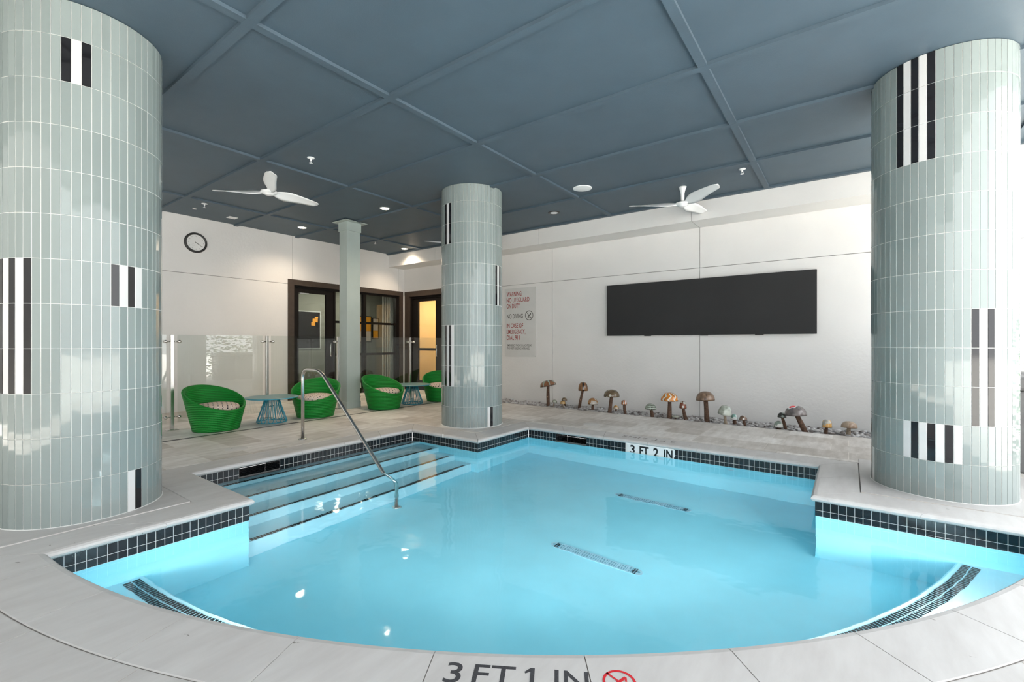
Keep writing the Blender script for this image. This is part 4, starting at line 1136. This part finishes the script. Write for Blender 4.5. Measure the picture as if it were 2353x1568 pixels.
mushroom(-2.165, 7.86, .118, .29, .175, -2.231, .052, cap_mat('eye_glaze', (.22, .07, .04), 'spots', (.55, .55, .50)), T_, 'small mushroom with red-brown acorn cap on a curved stem', bell=True, curve=-.012)
mushroom(-1.855, 7.89, .290, .475, .33, -1.883, .068, cap_mat('walnut_glaze', (.21, .135, .09), 'spots', (.10, .06, .045), rough=.35), T_, 'tall mushroom with plain brown dome cap in front of the wall joint', tilt=-3)
mushroom(-1.552, 7.80, .20, .28, .135, -1.58, .040, cap_mat('mottled_glaze', (.40, .44, .38), 'blotch', (.52, .56, .50)), M['bark_pale'], 'mushroom with grey-green egg-shaped cap on a pale stem', tilt=12, bell=True)
mushroom(-1.455, 7.95, .100, .13, .045, -1.465, .052, cap_mat('teal_glaze', (.24, .42, .36), 'blotch', (.62, .64, .63)), T_, 'small teal and white domed mushroom right of the grey-green one', bell=True)
mushroom(-1.275, 7.81, .115, .145, .075, -1.312, .040, cap_mat('cocoa_glaze', (.17, .11, .08), 'spots', (.60, .58, .55)), T_, 'small brown and white mushroom on a forked stem, left of the empty stretch of pebbles')
mushroom(-.834, 7.84, .125, .105, .012, -.84, .05, cap_mat('shard_glaze', (.34, .42, .36), 'blotch', (.70, .70, .66)), T_, 'low white and green mosaic mushroom sunk among the pebbles')
mushroom(-.745, 7.89, .118, .228, .155, -.802, .040, cap_mat('soot_glaze', (.06, .065, .06), 'spots', (.26, .32, .28)), T_, 'small dark-capped leaning mushroom beside the large grey one')
mushroom(-.49, 7.80, .285, .352, .215, -.619, .064, cap_mat('slate_glaze', (.15, .135, .135), 'blotch', (.19, .165, .16), rough=.22), M['bark'], 'large leaning mushroom with grey cap and red splash on top', tilt=-4, top_patch=True)
mushroom(-.264, 7.80, .125, .19, .082, -.247, .040, cap_mat('egg_glaze', (.50, .48, .42), 'blotch', (.62, .34, .10)), M['bark'], 'small mushroom with white and orange egg-shaped cap', bell=True)
mushroom(-.008, 7.86, .190, .182, .098, .006, .050, cap_mat('sandy_glaze', (.40, .31, .23), 'blotch', (.32, .22, .15), rough=.4), M['bark_pale'], 'short sandy brown mushroom nearest the right tiled column')

# ------------------------------------------------------------------ courtyard seen only as reflections
def bin_(x, y, label):
    r = tag(empty('litter_bin', (x, y, -.002)), label, 'litter bin')
    mb = MB(); mb.box(-.26, .26, -.26, .26, 0, .80, bev=.02); mb.build('body', M['bin'], r)
    mb = MB(); mb.box(-.29, .29, -.29, .29, .80, .94, bev=.03); mb.build('lid', M['bin'], r)
bin_(1.35, 6.75, 'grey litter bin reflected in the glass fence, the left one')
bin_(1.35, 7.42, 'grey litter bin reflected in the glass fence, the right one')
hedge = MB(); rh = random.Random(5)
for k in range(1500):
    c = Vector((rh.uniform(2.3, 3.2), rh.uniform(6.1, 8.5), rh.uniform(.02, 2.3)*rh.uniform(.6, 1))); s = rh.uniform(.04, .09)
    R3 = Matrix.Rotation(rh.uniform(0, 6.3), 3, 'Z') @ Matrix.Rotation(rh.uniform(-1.2, 1.2), 3, 'X')
    pts = [c + R3 @ Vector(p)*s for p in ((-1, 0, 0), (0, -.5, .1), (1, 0, 0), (0, .5, .1))]
    hedge.poly(pts)
ho = hedge.build('hedge', M['leaf']); tag(ho, 'leafy hedge outside, seen as a reflection in the glass fence', 'hedge')

# ------------------------------------------------------------------ interior lamps
def area(name, loc, rot, size, e, col, sy=None):
    L = bpy.data.lights.new(name, 'AREA'); L.energy = e; L.size = size; L.color = col
    if sy: L.shape = 'RECTANGLE'; L.size_y = sy
    o = link(bpy.data.objects.new(name, L)); o.location = loc; o.rotation_euler = rot; return o
area('room_lamp', (-11.3, 7.6, 2.95), (0, 0, 0), 1.2, 60, (1, .93, .80))
area('lobby_lamp', (-8.8, 9.6, 2.85), (0, 0, 0), 1.0, 85, (1, .72, .40))
